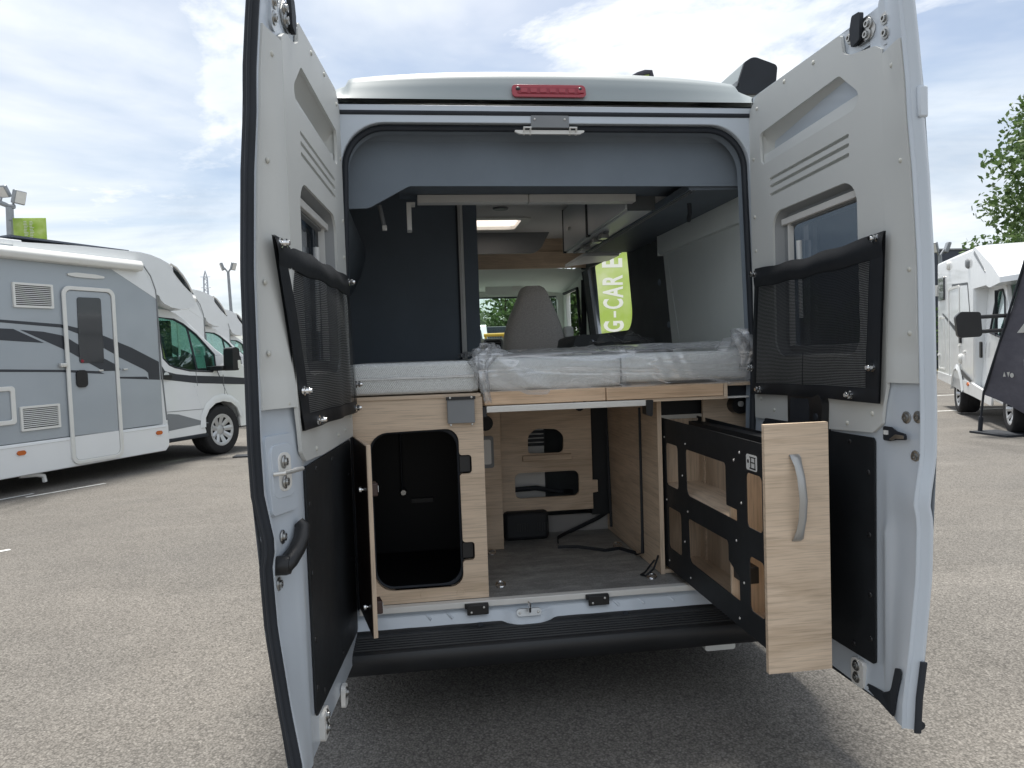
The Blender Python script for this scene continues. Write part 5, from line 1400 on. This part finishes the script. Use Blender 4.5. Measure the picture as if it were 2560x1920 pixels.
    m = MB(); m.tgrid([[(.004, a, b) for a, b in ao], [(.022, (a + c) / 2, (b + d) / 2) for (a, b), (c, d) in zip(ao, ar)], [(.016, a, b) for a, b in ar], [(-.20, a, b) for a, b in ar]]); m.build('wheel_arch', M['white_gel'], CA, smooth=60)
    MB().box(-.20, .012, -1.10 * K, -.29 * K, .285 * K, .335 * K).build('cab_sill', M['rubber'], CA, bevel=.015)
    MB().box(-1.9, -.25, -1.1 * K, .9 * K, .32 * K, .5 * K).build('engine_bay', M['rubber'], CA)
    MB().box(-1.8, -.30, .04, .95 * K, .5 * K, .74 * K).build('wheel_well', M['rubber'], CA)
    wheel(MH, (-.11, .0, .365), .365, .20, (1, 0, 0), 9, 'front_wheel')
    wheel(MH, (-.02, -4.3, .365), .365, .20, (1, 0, 0), 9, 'rear_wheel')
    wheel(MH, (-1.84, .0, .365), .365, .20, (-1, 0, 0), 9, 'front_wheel')
    MB().box(-2.1, -.1, rear + .2, -1.2, .26, .5).build('chassis', M['rubber'], MH)
    # mirror
    MI = MB().plate(rpoly(kk([(-.10, 1.185), (.02, 1.19), (.05, 1.30), (.045, 1.49), (-.02, 1.515), (-.09, 1.50)]), .03), [], lambda a, b, d: (.17 + d, a, b), .17).build('wing_mirror', M['black_plastic'], MH, bevel=.02)
    MB().box(-.10, .20, -.16 * K, -.05 * K, 1.19 * K, 1.26 * K).build('mirror_arm', M['black_plastic'], MI, bevel=.015)
    MB().plate(rrect(.0 * K, .055 * K, 1.21 * K, 1.33 * K, .015), [], lambda a, b, d: (.335 + d, a, b), .012).build('mirror_repeater', M['white_plastic'], MI, bevel=.004)
    # waste pipe under the skirt
    MB().tube([(.02, -3.02 * K, .20 * K), (.06, -2.86 * K, .19 * K), (.07, -2.79 * K, .165 * K), (.07, -2.78 * K, .10 * K)], .026, 10).build('drain_pipe', M['pvc'], MH)
    return MH
MH = make_motorhome()
WLFT = Vector((-3.347, 8.876, GZ))
Um = Vector((.479, .8777, 0)).normalized(); Vm = Vector((Um.y, -Um.x, 0))
def place(o, p, pitch=0.0):
    o.location = p; o.rotation_euler = (pitch, 0, -math.atan2(Um.x, Um.y))
m2 = copy_tree(MH); m3 = copy_tree(MH)
place(MH, WLFT, rad(.5))
place(m2, WLFT + Um * 4.15 + Vm * -3.1, rad(.5))
place(m3, WLFT + Um * 8.6 + Vm * -6.4, rad(.5))
for q in (m2, m3):
    for ch in q.children_recursive:
        if ch.name.split('.')[0] in ('body', 'entry_door'):
            ch.data = ch.data.copy(); ch.data.materials[0] = M['white_gel']
m2['label'] = 'second motorhome, its white over-cab and bonnet showing behind the first'
m3['label'] = 'third motorhome, only a sliver of its white nose showing beyond the second'

# right motorhome ------------------------------------------------
def make_right():
    T = thing('motorhome', 'white low profile motorhome facing the viewer behind the dark flag', 'motorhome', (0, 0, 0), 'motorhomes parked facing the viewer on the right')
    sp = .08; Yp = lambda x: (lambda a, b, d: (x + d, a, b))
    side = [(-5.30, .57), (-3.75, .53), (-3.55, .75), (-3.2, .82), (-2.85, .75), (-2.65, .50), (-1.88, .50), (-1.86, 2.80), (-2.6, 2.82), (-5.24, 2.86)]
    BD = MB().plate(side, [], Yp(sp - 2.25), 2.25).build('body', M['white_gel'], T, bevel=.04)
    MB().plate([(-5.28, .50), (-3.75, .45), (-3.55, .72), (-3.2, .80), (-2.85, .72), (-2.62, .40), (-1.85, .38), (-.62, .33), (-.58, .50), (-1.86, .60), (-5.28, .66)], [], Yp(sp - .02), .035).build('skirt', M['white_gel'], T, bevel=.015)
    # sloping over-cab cap
    cap = [(-1.87, 2.80), (-1.70, 2.82), (-.55, 2.42), (-.12, 2.22), (-.10, 2.14), (-.75, 2.11), (-.95, 2.16), (-1.87, 2.16)]
    rows = []
    for t in np.linspace(0, 1, 13):
        w_ = min(t, 1 - t); x = sp + .003 - 2.25 * t
        rows.append([(x, a + .22 * (1 - (1 - min(1, w_ / .5)) ** 2) * max(0, min(1, (a + 1.7) / 1.5)), b - .02 * max(0, 1 - w_ / .04)) for a, b in cap])
    m = MB(); m.tgrid([r_ + r_[:1] for r_ in rows]); m.add(rows[0], [tuple(range(len(cap)))]); m.add(rows[-1], [tuple(range(len(cap)))])
    OC = m.build('over_cab', M['white_gel'], T, smooth=40)
    MB().plate(rpoly([(-1.80, 2.70), (-1.72, 2.74), (-1.05, 2.40), (-.92, 2.30), (-1.20, 2.42)], .02), [], Yp(sp + .004), .004).build('cap_decal', M['decal_mid'], OC)
    mm = MB(); mm.add([(-.35, -.06, 2.285), (-1.5, .12, 2.305), (-1.5, .14, 2.255), (-.55, -.0, 2.235)], [(0, 1, 2, 3)]); mm.build('cap_stripe', M['decal_dark'], OC)
    MB().box(-1.6, -.7, -.9, -.5, 2.50, 2.56).build('roof_light', M['glass_black'], OC, bevel=.03)
    # cab
    cp = [(-1.90, .40), (-.42, .36), (-.40, .50), (-.28, .64), (-.0, .70), (.26, .62), (.36, .45), (.80, .36), (.88, .70), (.82, 1.0), (.30, 1.22), (-.05, 1.40), (-.75, 2.12), (-1.90, 2.18)]
    tilt = lambda b: -.12 * max(0, min(1, (b - 1.3) / .8))
    win = rpoly([(-1.30, 1.42), (-.50, 1.34), (-.38, 1.45), (-.70, 1.92), (-.92, 2.06), (-1.24, 2.06)], .04)
    CA = MB().plate(cp, [win], lambda a, b, d: (-.02 + tilt(b) + d, a, b), -.06).build('cab', M['white_gel'], T, bevel=.012)
    MB().plate(cp, [], lambda a, b, d: (-1.96 - tilt(b) + d, a, b), .06).build('cab_far_side', M['white_gel'], CA)
    MB().plate(win, [], lambda a, b, d: (-.045 + tilt(b) + d, a, b), .004).build('cab_window', M['glass_cab'], CA)
    MB().tube([(-.018 + tilt(b), a, b) for a, b in win + win[:1]], .016, 6).build('window_rubber', M['rubber'], CA)
    MB().box(-.05, -.012, -.88, -.86, 1.36, 2.05).build('window_divider', M['rubber'], CA)
    tb = [(.88, .70), (.82, 1.0), (.30, 1.22), (-.05, 1.40)]
    MB().tgrid([[(x, a, b) for a, b in tb] for x in (-.03, -1.95)]).build('bonnet', M['white_gel'], CA)
    MB().tgrid([[(x, a, b) for a, b in ((.90, .34), (.88, .70))] for x in (-.03, -1.95)]).build('grille', M['rubber'], CA)
    tw = [(-.05, 1.40), (-.75, 2.12)]
    MB().tgrid([[(x + tilt(b) * s_, a, b) for a, b in tw] for x, s_ in ((-.10, 1), (-1.88, -1))]).build('cab_windscreen', M['glass_cab'], CA)
    MB().box(-1.7, -.25, -1.3, -1.0, .8, 1.85).build('cab_seats', M['seat'], CA, bevel=.08)
    MB().box(-1.9, -.1, -.45, .0, .8, 1.32).build('dashboard', M['rubber'], CA, bevel=.05)
    MB().box(-1.8, -.25, -.42, .8, .3, .66).build('engine_bay', M['rubber'], CA)
    MB().plate(rrect(-1.72, -1.62, 1.02, 1.28, .03), [], lambda a, b, d: (.0 + d, a, b), .03).build('door_handle', M['black_plastic'], CA, bevel=.01)
    wheel(T, (-.10, 0, .33), .33, .20, (1, 0, 0), 8, 'front_wheel')
    wheel(T, (-.02, -3.2, .33), .33, .20, (1, 0, 0), 8, 'rear_wheel')
    # arch over the rear wheel
    m = MB(); ar = [(-3.70, .40), (-3.58, .62), (-3.40, .76), (-3.2, .80), (-3.0, .76), (-2.82, .62), (-2.70, .40)]
    m.tgrid([[(sp + .018, a + (a + 3.2) * .16, b * 1.10) for a, b in ar], [(sp + .04, a, b) for a, b in ar], [(sp - .2, a, b) for a, b in ar]]); m.build('wheel_arch', M['white_gel'], T, smooth=60)
    # side details
    W_ = MB().plate(rrect(-5.02, -4.42, 2.08, 2.54, .04), [], Yp(sp), .03).build('side_window', M['glass_black'], T, bevel=.008)
    MB().plate(rpoly([(-4.02, .50), (-2.98, .50), (-2.98, 2.28), (-4.02, 2.28)], .06), [rpoly([(-3.98, .54), (-3.02, .54), (-3.02, 2.24), (-3.98, 2.24)], .05)], Yp(sp), .012).build('entry_door_frame', M['white_plastic'], T)
    MB().plate([(-3.70, 2.335), (-2.28, 2.275), (-2.10, 1.70), (-2.15, 1.70), (-2.33, 2.235), (-3.70, 2.295)], [], lambda a, b, d: (sp + .0025, a, b), None).build('decal', M['decal_dark'], BD)
    MB().plate([(-4.70, 1.84), (-2.84, 1.42), (-2.84, 1.36), (-3.4, 1.46), (-4.70, 1.80)], [], lambda a, b, d: (sp + .0027, a, b), None).build('decal', M['decal_dark'], BD)
    MB().plate([(-2.85, .80), (-1.95, .64), (-2.05, .60), (-2.85, .70)], [], lambda a, b, d: (sp + .018, a, b), None).build('decal', M['decal_dark'], BD)
    MB().plate(rrect(-2.95, -2.83, 1.25, 1.45, .03), [], Yp(sp), .03).build('door_lock', M['black_plastic'], T, bevel=.01)
    for y, z in ((-3.95, 2.70), (-2.20, 2.58), (-2.9, .98)):
        MB().lathe([(0, .05), (.06, .045), (.085, .02), (.085, 0)], (sp, y, z), (1, 0, 0), 18).build('side_lamp' if z > 2 else 'filler_cap', M['white_plastic'] if z != 2.58 else M['grey_plastic'], T)
    for y, z in ((-3.0, 1.2), (-4.9, 1.75), (-5.1, 1.0), (-2.55, 1.1)):
        MB().box(sp, sp + .03, y - .05, y + .05, z - .02, z + .02).build('hatch_catch', M['white_plastic'], T, bevel=.006)
    MB().plate(rrect(-5.15, -4.45, .72, 1.75, .04), [rrect(-5.12, -4.48, .75, 1.72, .03)], Yp(sp), .008).build('garage_hatch', M['white_plastic'], T)
    MB().plate(rpoly([(-2.35, .56), (-2.25, .60), (-2.15, .56), (-2.25, .53)], .01), [], Yp(sp + .016), .012).build('side_marker', M['amber'], T)
    MB().tube([(sp + .03, -5.27, 2.2), (sp + .03, -5.27, 2.42)], .05, 10).build('rear_marker', M['white_plastic'], T)
    # big mirror on two arms
    MI = MB().plate(rpoly([(.36, 1.37), (.66, 1.36), (.69, 1.66), (.62, 1.73), (.38, 1.715)], [.05, .06, .06, .04, .04]), [], lambda a, b, d: (a - .02, -.02 + d, b), .14).build('wing_mirror', M['black_plastic'], T, bevel=.03)
    for z in (1.645, 1.44): MB().tube([(.40, .05, z), (-.05, -.12, z + .01)], .028, 10).build('mirror_arm', M['black_plastic'], MI)
    MB().box(-.08, -.0, -.30, -.02, 1.38, 1.68).build('mirror_mount', M['black_plastic'], MI, bevel=.02)
    return T
RM = make_right()
RM.location = (7.76, 6.72, GZ); RM.rotation_euler = (rad(-.5), 0, math.pi - math.atan2(Um.x, Um.y))

# ------------------------------------------------------------------ flags
def text_mesh(ch, target, depth=.002, bold=.028):
    """one character as a mesh in the (a, b) plane fitted to a box a0,a1,b0,b1"""
    cu = bpy.data.curves.new('t', 'FONT'); cu.body = ch; cu.size = 1.0; cu.offset = bold; cu.resolution_u = 4
    o = bpy.data.objects.new('t', cu); COL.objects.link(o)
    dg = bpy.context.evaluated_depsgraph_get()
    me = bpy.data.meshes.new_from_object(o.evaluated_get(dg))
    bpy.data.objects.remove(o); bpy.data.curves.remove(cu)
    vs_ = np.array([v.co[:2] for v in me.vertices]); lo, hi = vs_.min(0), vs_.max(0)
    a0, a1, b0, b1 = target
    pts = [(a0 + (p_[0] - lo[0]) / max(1e-6, hi[0] - lo[0]) * (a1 - a0), b0 + (p_[1] - lo[1]) / max(1e-6, hi[1] - lo[1]) * (b1 - b0)) for p_ in vs_]
    fs = [tuple(f.vertices) for f in me.polygons]
    bpy.data.meshes.remove(me)
    return pts, fs
FY = 5.2
GF = thing('feather_flag', 'tall lime green feather flag with white rotated lettering seen through the side window', 'flag', (2.17, FY, GZ))
fo = rpoly([(1.42, .95), (2.155, .95), (2.165, 4.38), (2.150, 4.505), (2.04, 4.49), (1.86, 4.38), (1.66, 4.15), (1.50, 3.85), (1.44, 3.5)], [.02, .02, .03, .03, .1, .2, .3, .3, .3], 4)
def fwave(a, b): return FY + .02 * math.sin(b * 2.3 + a * 3)
m = MB(); m.tube([(2.17, FY, GZ), (2.172, FY, 4.30), (2.172, FY, 4.46)], .016, 8); m.build('pole', M['mast'], GF)
sl = [(2.172, FY, 4.46), (2.160, FY - .004, 4.515), (2.10, FY - .004, 4.512), (2.02, FY - .004, 4.487), (1.93, FY - .004, 4.437), (1.84, FY - .004, 4.37), (1.74, FY, 4.26), (1.62, FY, 4.08), (1.50, FY, 3.82)]
MB().tube(sl, .028, 8).build('sleeve', M['flag_dark'], GF)
MB().tube([(2.168, FY, 4.49), (2.168, FY, 4.10)], .02, 8).build('sleeve', M['flag_dark'], GF)
MB().box(1.9, 2.45, FY - .25, FY + .25, GZ, GZ + .03).build('base_plate', M['rubber'], GF)
def flag_letters(chars):
    """letters are white panels let into the green cloth: cut out of it, then filled"""
    cut = MB(); fills = []
    for ch, z0, z1, t0, t1 in chars:
        # reading upward: glyph x -> +z, glyph y -> -x
        pts, fs = text_mesh(ch, (z0, z1, t0, t1))
        fills.append((pts, fs))
        n = len(pts); ed = {}
        for f in fs:
            for i in range(len(f)):
                e = (f[i], f[(i + 1) % len(f)]); ed[tuple(sorted(e))] = ed.get(tuple(sorted(e)), []) + [e]
        cut.add([(1.785 - b, FY - .05, a) for a, b in pts] + [(1.785 - b, FY + .05, a) for a, b in pts],
                fs + [tuple(n + i for i in reversed(f)) for f in fs] + [(e[0][1], e[0][0], n + e[0][0], n + e[0][1]) for e in ed.values() if len(e) == 1])
    cl = MB(); cl.plate(fo, [], lambda a, b, d: (a, FY + d, b), .003)
    cloth_o = cl.build('cloth', M['flag_green'], GF, smooth=None)
    cut_o = cut.build('cutter', None, GF, smooth=None)
    md = cloth_o.modifiers.new('cut', 'BOOLEAN'); md.operation = 'DIFFERENCE'; md.solver = 'EXACT'; md.object = cut_o
    bpy.context.view_layer.update()
    me = bpy.data.meshes.new_from_object(cloth_o.evaluated_get(bpy.context.evaluated_depsgraph_get()))
    bm = bmesh.new(); bm.from_mesh(me)
    bmesh.ops.delete(bm, geom=[f for f in bm.faces if f.normal.y > -.5], context='FACES')      # a single sheet of cloth
    bm.to_mesh(me); bm.free()
    cloth_o.modifiers.clear(); cloth_o.data = me
    bpy.data.objects.remove(cut_o)
    for pts, fs in fills:
        m = MB(); m.add([(1.785 - b, FY + .0015, a) for a, b in pts], fs)
        m.build('letter', M['flag_white'], GF, weld=False)
flag_letters([('C', .965, 1.075, 0, .228), ('A', 1.09, 1.21, 0, .228), ('M', 1.225, 1.355, 0, .228), ('P', 1.375, 1.48, 0, .228), ('I', 1.50, 1.53, 0, .228), ('N', 1.555, 1.685, 0, .228),
              ('G', 1.715, 1.835, 0, .228), ('-', 1.872, 1.942, .085, .112), ('C', 1.965, 2.075, 0, .228), ('A', 2.085, 2.21, 0, .228), ('R', 2.225, 2.335, 0, .228),
              ('E', 2.415, 2.515, 0, .228), ('S', 2.555, 2.66, 0, .228)])
for k, (z, l) in enumerate(((1.80, .05), (1.86, .09), (1.92, .06), (1.97, .10), (2.03, .05))):
    MB().tube([(1.90 + .02 * math.sin(t * 5 + k), FY - .012, z + t * .05) for t in np.linspace(0, 1, 8)], .006, 5).build('script_stroke', M['flag_white'], GF)

DF_ = thing('beach_flag', 'dark grey feather flag with three small white marks, its foot under the motorhome wheel', 'flag', (7.47, 6.86, GZ))
FX_ = 7.47
def dfl(u_, v_):
    z = .58 + 3.4 * v_
    y0 = interp(z, [.55, .75, 2.48, 4.0], [6.84, 6.84, 6.12, 5.6])
    y = y0 - (1.0) * u_
    zz_ = z - (.16 * u_ if v_ < .08 else 0) + (.14 * (1 - u_) * (1 - v_ / .08) if v_ < .08 else 0)
    return (FX_ + .02 * math.sin(6 * u_ + 3 * v_) + .012 * math.sin(19 * v_ + 4 * u_), y, zz_)
m = MB(); m.grid(dfl, 20, 40); m.build('cloth', M['flag_dark'], DF_, smooth=80)
MB().tube([(FX_, 6.93, GZ + .02), (FX_, 6.90, .40), (FX_, 6.845, .75), (FX_, 6.46, 1.65), (FX_, 6.12, 2.48), (FX_, 5.6, 4.0)], .016, 8).build('pole', M['rubber'], DF_)
MB().tube([(FX_, 6.92, GZ + .02), (FX_, 6.90, .40)], .03, 8).build('pole_socket', M['rubber'], DF_)
MB().box(FX_ - .12, FX_ + .30, 6.30, 6.98, GZ + .002, GZ + .028).build('base_plate', M['rubber'], DF_)
def dmark(pts):
    m = MB(); m.plate(pts, [], lambda a, b, d: (FX_ - .034, a, b), None); m.build('printed_mark', M['flag_white'], DF_)
dmark([(6.455, .985), (6.405, .985), (6.43, 1.05)])
dmark([(6.385, 1.045), (6.335, 1.05), (6.36, .975)])
dmark(circ(6.300, 1.005, .032, 18))
dmark([(6.21, 1.57), (6.08, 1.57), (6.08, 1.70)])

# green flag sliver beside the left door
G2 = thing('beach_flag', 'small lime green flag peeping out beside the left rear door', 'flag', (-2.62, 8.4, GZ))
MB().grid(lambda a, b: (-2.64 + .5 * a, 8.4 + .02 * math.sin(b * 5), .75 + 1.35 * b), 4, 10).build('cloth', M['flag_green'], G2)
MB().tube([(-2.65, 8.4, GZ), (-2.65, 8.4, 2.2)], .012, 8).build('pole', M['rubber'], G2)
MB().box(-3.1, -2.5, 8.3, 8.55, GZ, GZ + .02).build('base_plate', M['rubber'], G2)

# ------------------------------------------------------------------ lamp masts, pylon, sign
def floodlight(parent, c, aim, w, h_, d, m_):
    C_ = Vector(c); A = Vector(aim).normalized(); s = A.cross(Vector((0, 0, 1))).normalized(); t = s.cross(A)
    m = MB(); m.add([C_ + s * x * w / 2 + t * y * h_ / 2 + A * z * d for z in (0, 1) for y in (-1, 1) for x in (-1, 1)], [(0, 2, 3, 1), (4, 5, 7, 6), (0, 1, 5, 4), (2, 6, 7, 3), (0, 4, 6, 2), (1, 3, 7, 5)])
    H = m.build('floodlight', m_, parent, bevel=.03)
    m = MB(); m.add([C_ + s * x * w * .42 + t * y * h_ * .42 + A * (d + .006) for y in (-1, 1) for x in (-1, 1)], [(0, 1, 3, 2)]); m.build('lamp_glass', M['alu_white'], H)
    return H
LM = thing('floodlight_mast', 'near floodlight mast rising behind the left motorhome beside a green sign', 'lamp post', (-11.98, 21.1, GZ))
MB().tube([(-11.98, 21.1, GZ), (-11.98, 21.1, 4.0), (-11.96, 21.1, 6.30)], [.14, .12, .10], 12).build('mast', M['mast'], LM)
MB().tube([(-12.45, 21.1, 6.62), (-12.18, 21.1, 6.42), (-11.95, 21.1, 6.33), (-11.82, 21.1, 6.32)], .07, 8).build('cross_arm', M['mast'], LM)
floodlight(LM, (-12.12, 21.1, 6.78), (-.25, -.8, -.55), .48, .36, .12, M['mast'])
floodlight(LM, (-11.74, 21.1, 6.60), (.9, -.3, -.25), .42, .40, .12, M['mast'])
for p_, q_ in (((-12.2, 21.1, 6.45), (-12.13, 21.1, 6.70)), ((-11.9, 21.1, 6.34), (-11.76, 21.1, 6.55))): MB().tube([p_, q_], .03, 6).build('lamp_bracket', M['mast'], LM)
SG = thing('green_sign', 'lime green banner sign with faint white lettering on the near mast', 'sign', (-11.4, 20.95, 5.0))
MB().box(-11.82, -10.92, 20.93, 20.97, 4.6, 5.96).build('banner', M['flag_green'], SG, bevel=.02)
MB().tube([(-11.95, 21.0, 5.93), (-11.82, 20.95, 5.93)], .02, 6).build('bracket', M['mast'], SG)
rs = random.Random(4)
for c_ in range(2):
    for k in range(12):
        z = 5.84 - k * .045; x = -11.52 + c_ * .15 + rs.uniform(-.01, .01)
        MB().box(x, x + rs.uniform(.07, .12), 20.915, 20.925, z, z + .020).build('print_stroke', M['flag_white'], SG)
def mast2(x, y, h, lab, tip=1.0, scale=1.0):
    T = thing('floodlight_mast', lab, 'lamp post', (x, y, GZ))
    MB().tube([(x, y, GZ), (x, y, h * .5), (x - .1, y, h)], [.13, .10, .08], 10).build('mast', M['mast'], T)
    for s_ in (-1, 1):
        MB().tube([(x - .1, y, h - .05), (x - .1 + s_ * .20, y, h + .22)], .05, 6).build('lamp_bracket', M['mast'], T)
        floodlight(T, (x - .1 + s_ * .26, y, h + .32), (s_ * .85, -.35, .25 * s_ * 0 - .3), .42, .46, .14, M['mast'])
    return T
mast2(-11.02, 44.2, 7.05, 'distant twin floodlight mast seen just left of the left rear door')
T_ = mast2(22.03, 26.66, 5.15, 'twin floodlights on a low mast above the dark building at the right')
PY = thing('pylon', 'faint lattice pylon on the skyline left of the distant floodlight mast', 'pylon', (-43.0, 165, GZ))
pale = worn('far_steel', (.50, .53, .57), .7)
m = MB()
for sx_ in (-1, 1):
    for sy_ in (-1, 1):
        m.tube([(-43 + sx_ * 1.6, 165 + sy_ * 1.6, GZ), (-43 + sx_ * .45, 165 + sy_ * .4, 14), (-43 + sx_ * .35, 165 + sy_ * .3, 20), (-43, 165, 21.6)], .09, 5)
m.build('leg_frame', pale, PY)
m = MB()
for k in range(16):
    z0 = 2 + k * 1.15; w_ = interp(z0, [0, 14, 20, 22], [1.6, .45, .35, .05]); w2 = interp(z0 + 1.1, [0, 14, 20, 22], [1.6, .45, .35, .05])
    m.tube([(-43 - w_, 164.7, z0), (-43 + w2, 164.7, z0 + 1.1)], .06, 4); m.tube([(-43 + w_, 164.7, z0), (-43 - w2, 164.7, z0 + 1.1)], .06, 4)
for z in (15.5, 18.0, 20.3): m.tube([(-43 - 1.0, 165, z), (-43 + 1.0, 165, z)], .08, 4)
m.build('bracing', pale, PY)
# building at the right
BG = thing('warehouse', 'dark clad flat warehouse beyond the hedge on the right', 'building', (33, 34, GZ))
MB().box(20.9, 48, 29, 40, GZ, 5.65).build('wall', M['building'], BG, bevel=.02)
MB().box(20.85, 48.05, 28.95, 40.05, 5.65, 5.72).build('parapet', M['grey_plastic'], BG)
for k in range(12): MB().box(21.5 + k * 2.1, 21.56 + k * 2.1, 28.985, 29.0, GZ, 5.62).build('cladding_joint', M['rubber'], BG)

# ------------------------------------------------------------------ vegetation
def leaves(m, c, r, n, size, rg, flat=.8):
    """leaf faces scattered through a clump"""
    d = rg.normal(size=(n, 3)); d /= np.linalg.norm(d, axis=1)[:, None]
    rr = r * rg.uniform(.25, 1, n) ** .5
    p_ = np.array(c) + d * rr[:, None] * np.array([1, 1, flat])
    for q in p_:
        u_ = rg.normal(size=3); u_ /= np.linalg.norm(u_); w_ = np.cross(u_, rg.normal(size=3)); w_ /= np.linalg.norm(w_) + 1e-9
        s = size * rg.uniform(.6, 1.3)
        k = len(m.v)
        m.v += [tuple(q - u_ * s * .6), tuple(q + w_ * s * .32), tuple(q + u_ * s * .6), tuple(q - w_ * s * .32)]
        m.f.append((k, k + 1, k + 2, k + 3))
def tree(x, y, h, crown, lab, leafm, seed, size=.14, n_leaf=150, clumps=40, group=None, base=.35):
    rg = np.random.default_rng(seed)
    T = thing('tree', lab, 'tree', (x, y, GZ), group)
    m = MB(); m.tube([(x, y, GZ), (x + .05, y, h * .3), (x - .05, y, h * .6), (x, y, h * .85)], [h * .026, h * .02, h * .013, h * .005], 8); 
    cl = []
    for k in range(clumps):
        z = h * (base + (1 - base) * rg.uniform(.02, 1)); q = (z / h - base) / (1 - base)
        R_ = crown * math.sin(math.pi * min(1, .18 + .80 * q)) ** .8
        a = rg.uniform(0, 6.28); rr = R_ * rg.uniform(.35, 1) 
        cl.append((x + rr * math.cos(a), y + rr * math.sin(a), z))
    for c_ in cl[::2]:
        z0 = max(h * .2, c_[2] - h * .16)
        m.tube([(x, y, z0), ((x + c_[0]) / 2, (y + c_[1]) / 2, (z0 + c_[2]) / 2 + .1), c_], [h * .008, h * .005, h * .002], 5)
    m.build('trunk', M['bark'], T, smooth=60)
    m = MB()
    for c_ in cl: leaves(m, c_, crown * rg.uniform(.22, .40), n_leaf, size, rg)
    m.build('crown', leafm, T, smooth=None, weld=False)
    return T
tree(18.5, 15.2, 10.4, 2.75, 'tall leafy tree at the right edge of the picture', M['leaf_a'], 21, .16, 260, 110, None, .14)
tree(21.7, 20.7, 6.0, 2.6, 'broad low tree behind the white motorhome on the right', M['leaf_a'], 22, .17, 200, 60, None, .25)
for i, (x, y, h, c, lab) in enumerate(((4.6, 37, 5.6, 2.6, 'round bushy tree in the middle of the windscreen view'), (7.6, 36.5, 5.4, 2.8, 'bushy tree beside the driver seat seen through the windscreen'), (2.6, 40, 4.3, 1.9, 'low tree at the left of the windscreen view'), (10.6, 34, 5.4, 3.0, 'tree seen through the right hand cab window'))):
    tree(x, y, h, c, lab, M['leaf_a'] if i % 2 == 0 else M['leaf_b'], 40 + i, .24, 110, 46, 'trees beyond the car park ahead of the van', .05)
HG = thing('hedge', 'dense green hedge along the kerb before the warehouse', 'hedge', (22, 26, GZ))
m = MB(); rg = np.random.default_rng(5)
for k in range(70):
    x = 14.8 + rg.uniform(0, 14); leaves(m, (x, 26.0 + rg.uniform(-.5, .5), GZ + rg.uniform(.3, 3.6)), .75, 90, .16, rg)
m.build('foliage', M['leaf_b'], HG, smooth=None, weld=False)
m = MB()
for k in range(24): x = 15 + k * .58; m.tube([(x, 26, GZ), (x + .05, 26, 3.2)], .04, 5)
m.build('stems', M['bark'], HG)
# far belt of trees closing the horizon
m = MB(); rg = np.random.default_rng(9)
for k in range(420):
    a = rg.uniform(-1.15, 1.15); d = rg.uniform(95, 120)
    leaves(m, (d * math.sin(a), d * math.cos(a), GZ + rg.uniform(.5, 5.0)), 2.6, 26, 1.0, rg)
m.build('far_woods', M['leaf_b'], kind='stuff', smooth=None, weld=False)

# things seen through the windscreen
WV = thing('delivery_van', 'white van parked ahead, seen through the windscreen left of the seat', 'van', (1.2, 24.5, GZ))
MB().plate(rpoly([(21.8, .55), (26.8, .55), (26.8, 2.58), (23.2, 2.58), (22.4, 1.6), (21.8, 1.4)], .12), [], lambda a, b, d: (.2 + d, a, b), 1.9).build('body', M['white_gel'], WV, bevel=.05)
MB().plate(rpoly([(22.5, 1.6), (23.2, 1.6), (23.2, 2.3), (22.95, 2.3)], .05), [], lambda a, b, d: (2.1 + d, a, b), .01).build('side_window', M['glass_black'], WV)
mm = MB(); mm.add([(.35, 22.33, 1.62), (1.95, 22.33, 1.62), (1.90, 23.0, 2.40), (.40, 23.0, 2.40)], [(0, 1, 2, 3)]); mm.build('windscreen', M['glass_black'], WV)
for x in (.3, 1.95):
    for y in (22.6, 26.0): wheel(WV, (x, y, GZ + .33), .33, .18, (1, 0, 0) if x > 1 else (-1, 0, 0), 6)
BR = thing('height_barrier', 'yellow height barrier beam ahead of the van, seen through the windscreen', 'barrier', (1.5, 15.1, GZ))
MB().tube([(1.22, 15.15, 1.995), (1.70, 15.08, 1.998), (1.75, 15.07, 1.998)], .04, 8).build('beam', M['yellow'], BR)
for x in (1.26, 1.70): MB().tube([(x, 15.12, GZ), (x, 15.12, 1.96)], .03, 8).build('post', M['yellow'], BR)
for k in range(7): MB().box(1.28 + k * .06, 1.30 + k * .06, 15.1, 15.12, 1.90, 1.95).build('fringe', M['grey_plastic'], BR)
GV = thing('dark_container', 'dark grey container between the trees and the yellow barrier', 'container', (2.9, 27, GZ))
MB().box(2.15, 4.6, 26, 32, GZ, 2.62).build('body', M['building'], GV, bevel=.03)
for k in range(6): MB().box(2.3 + k * .4, 2.34 + k * .4, 25.97, 26.0, GZ + .1, 2.5).build('rib', M['building'], GV)
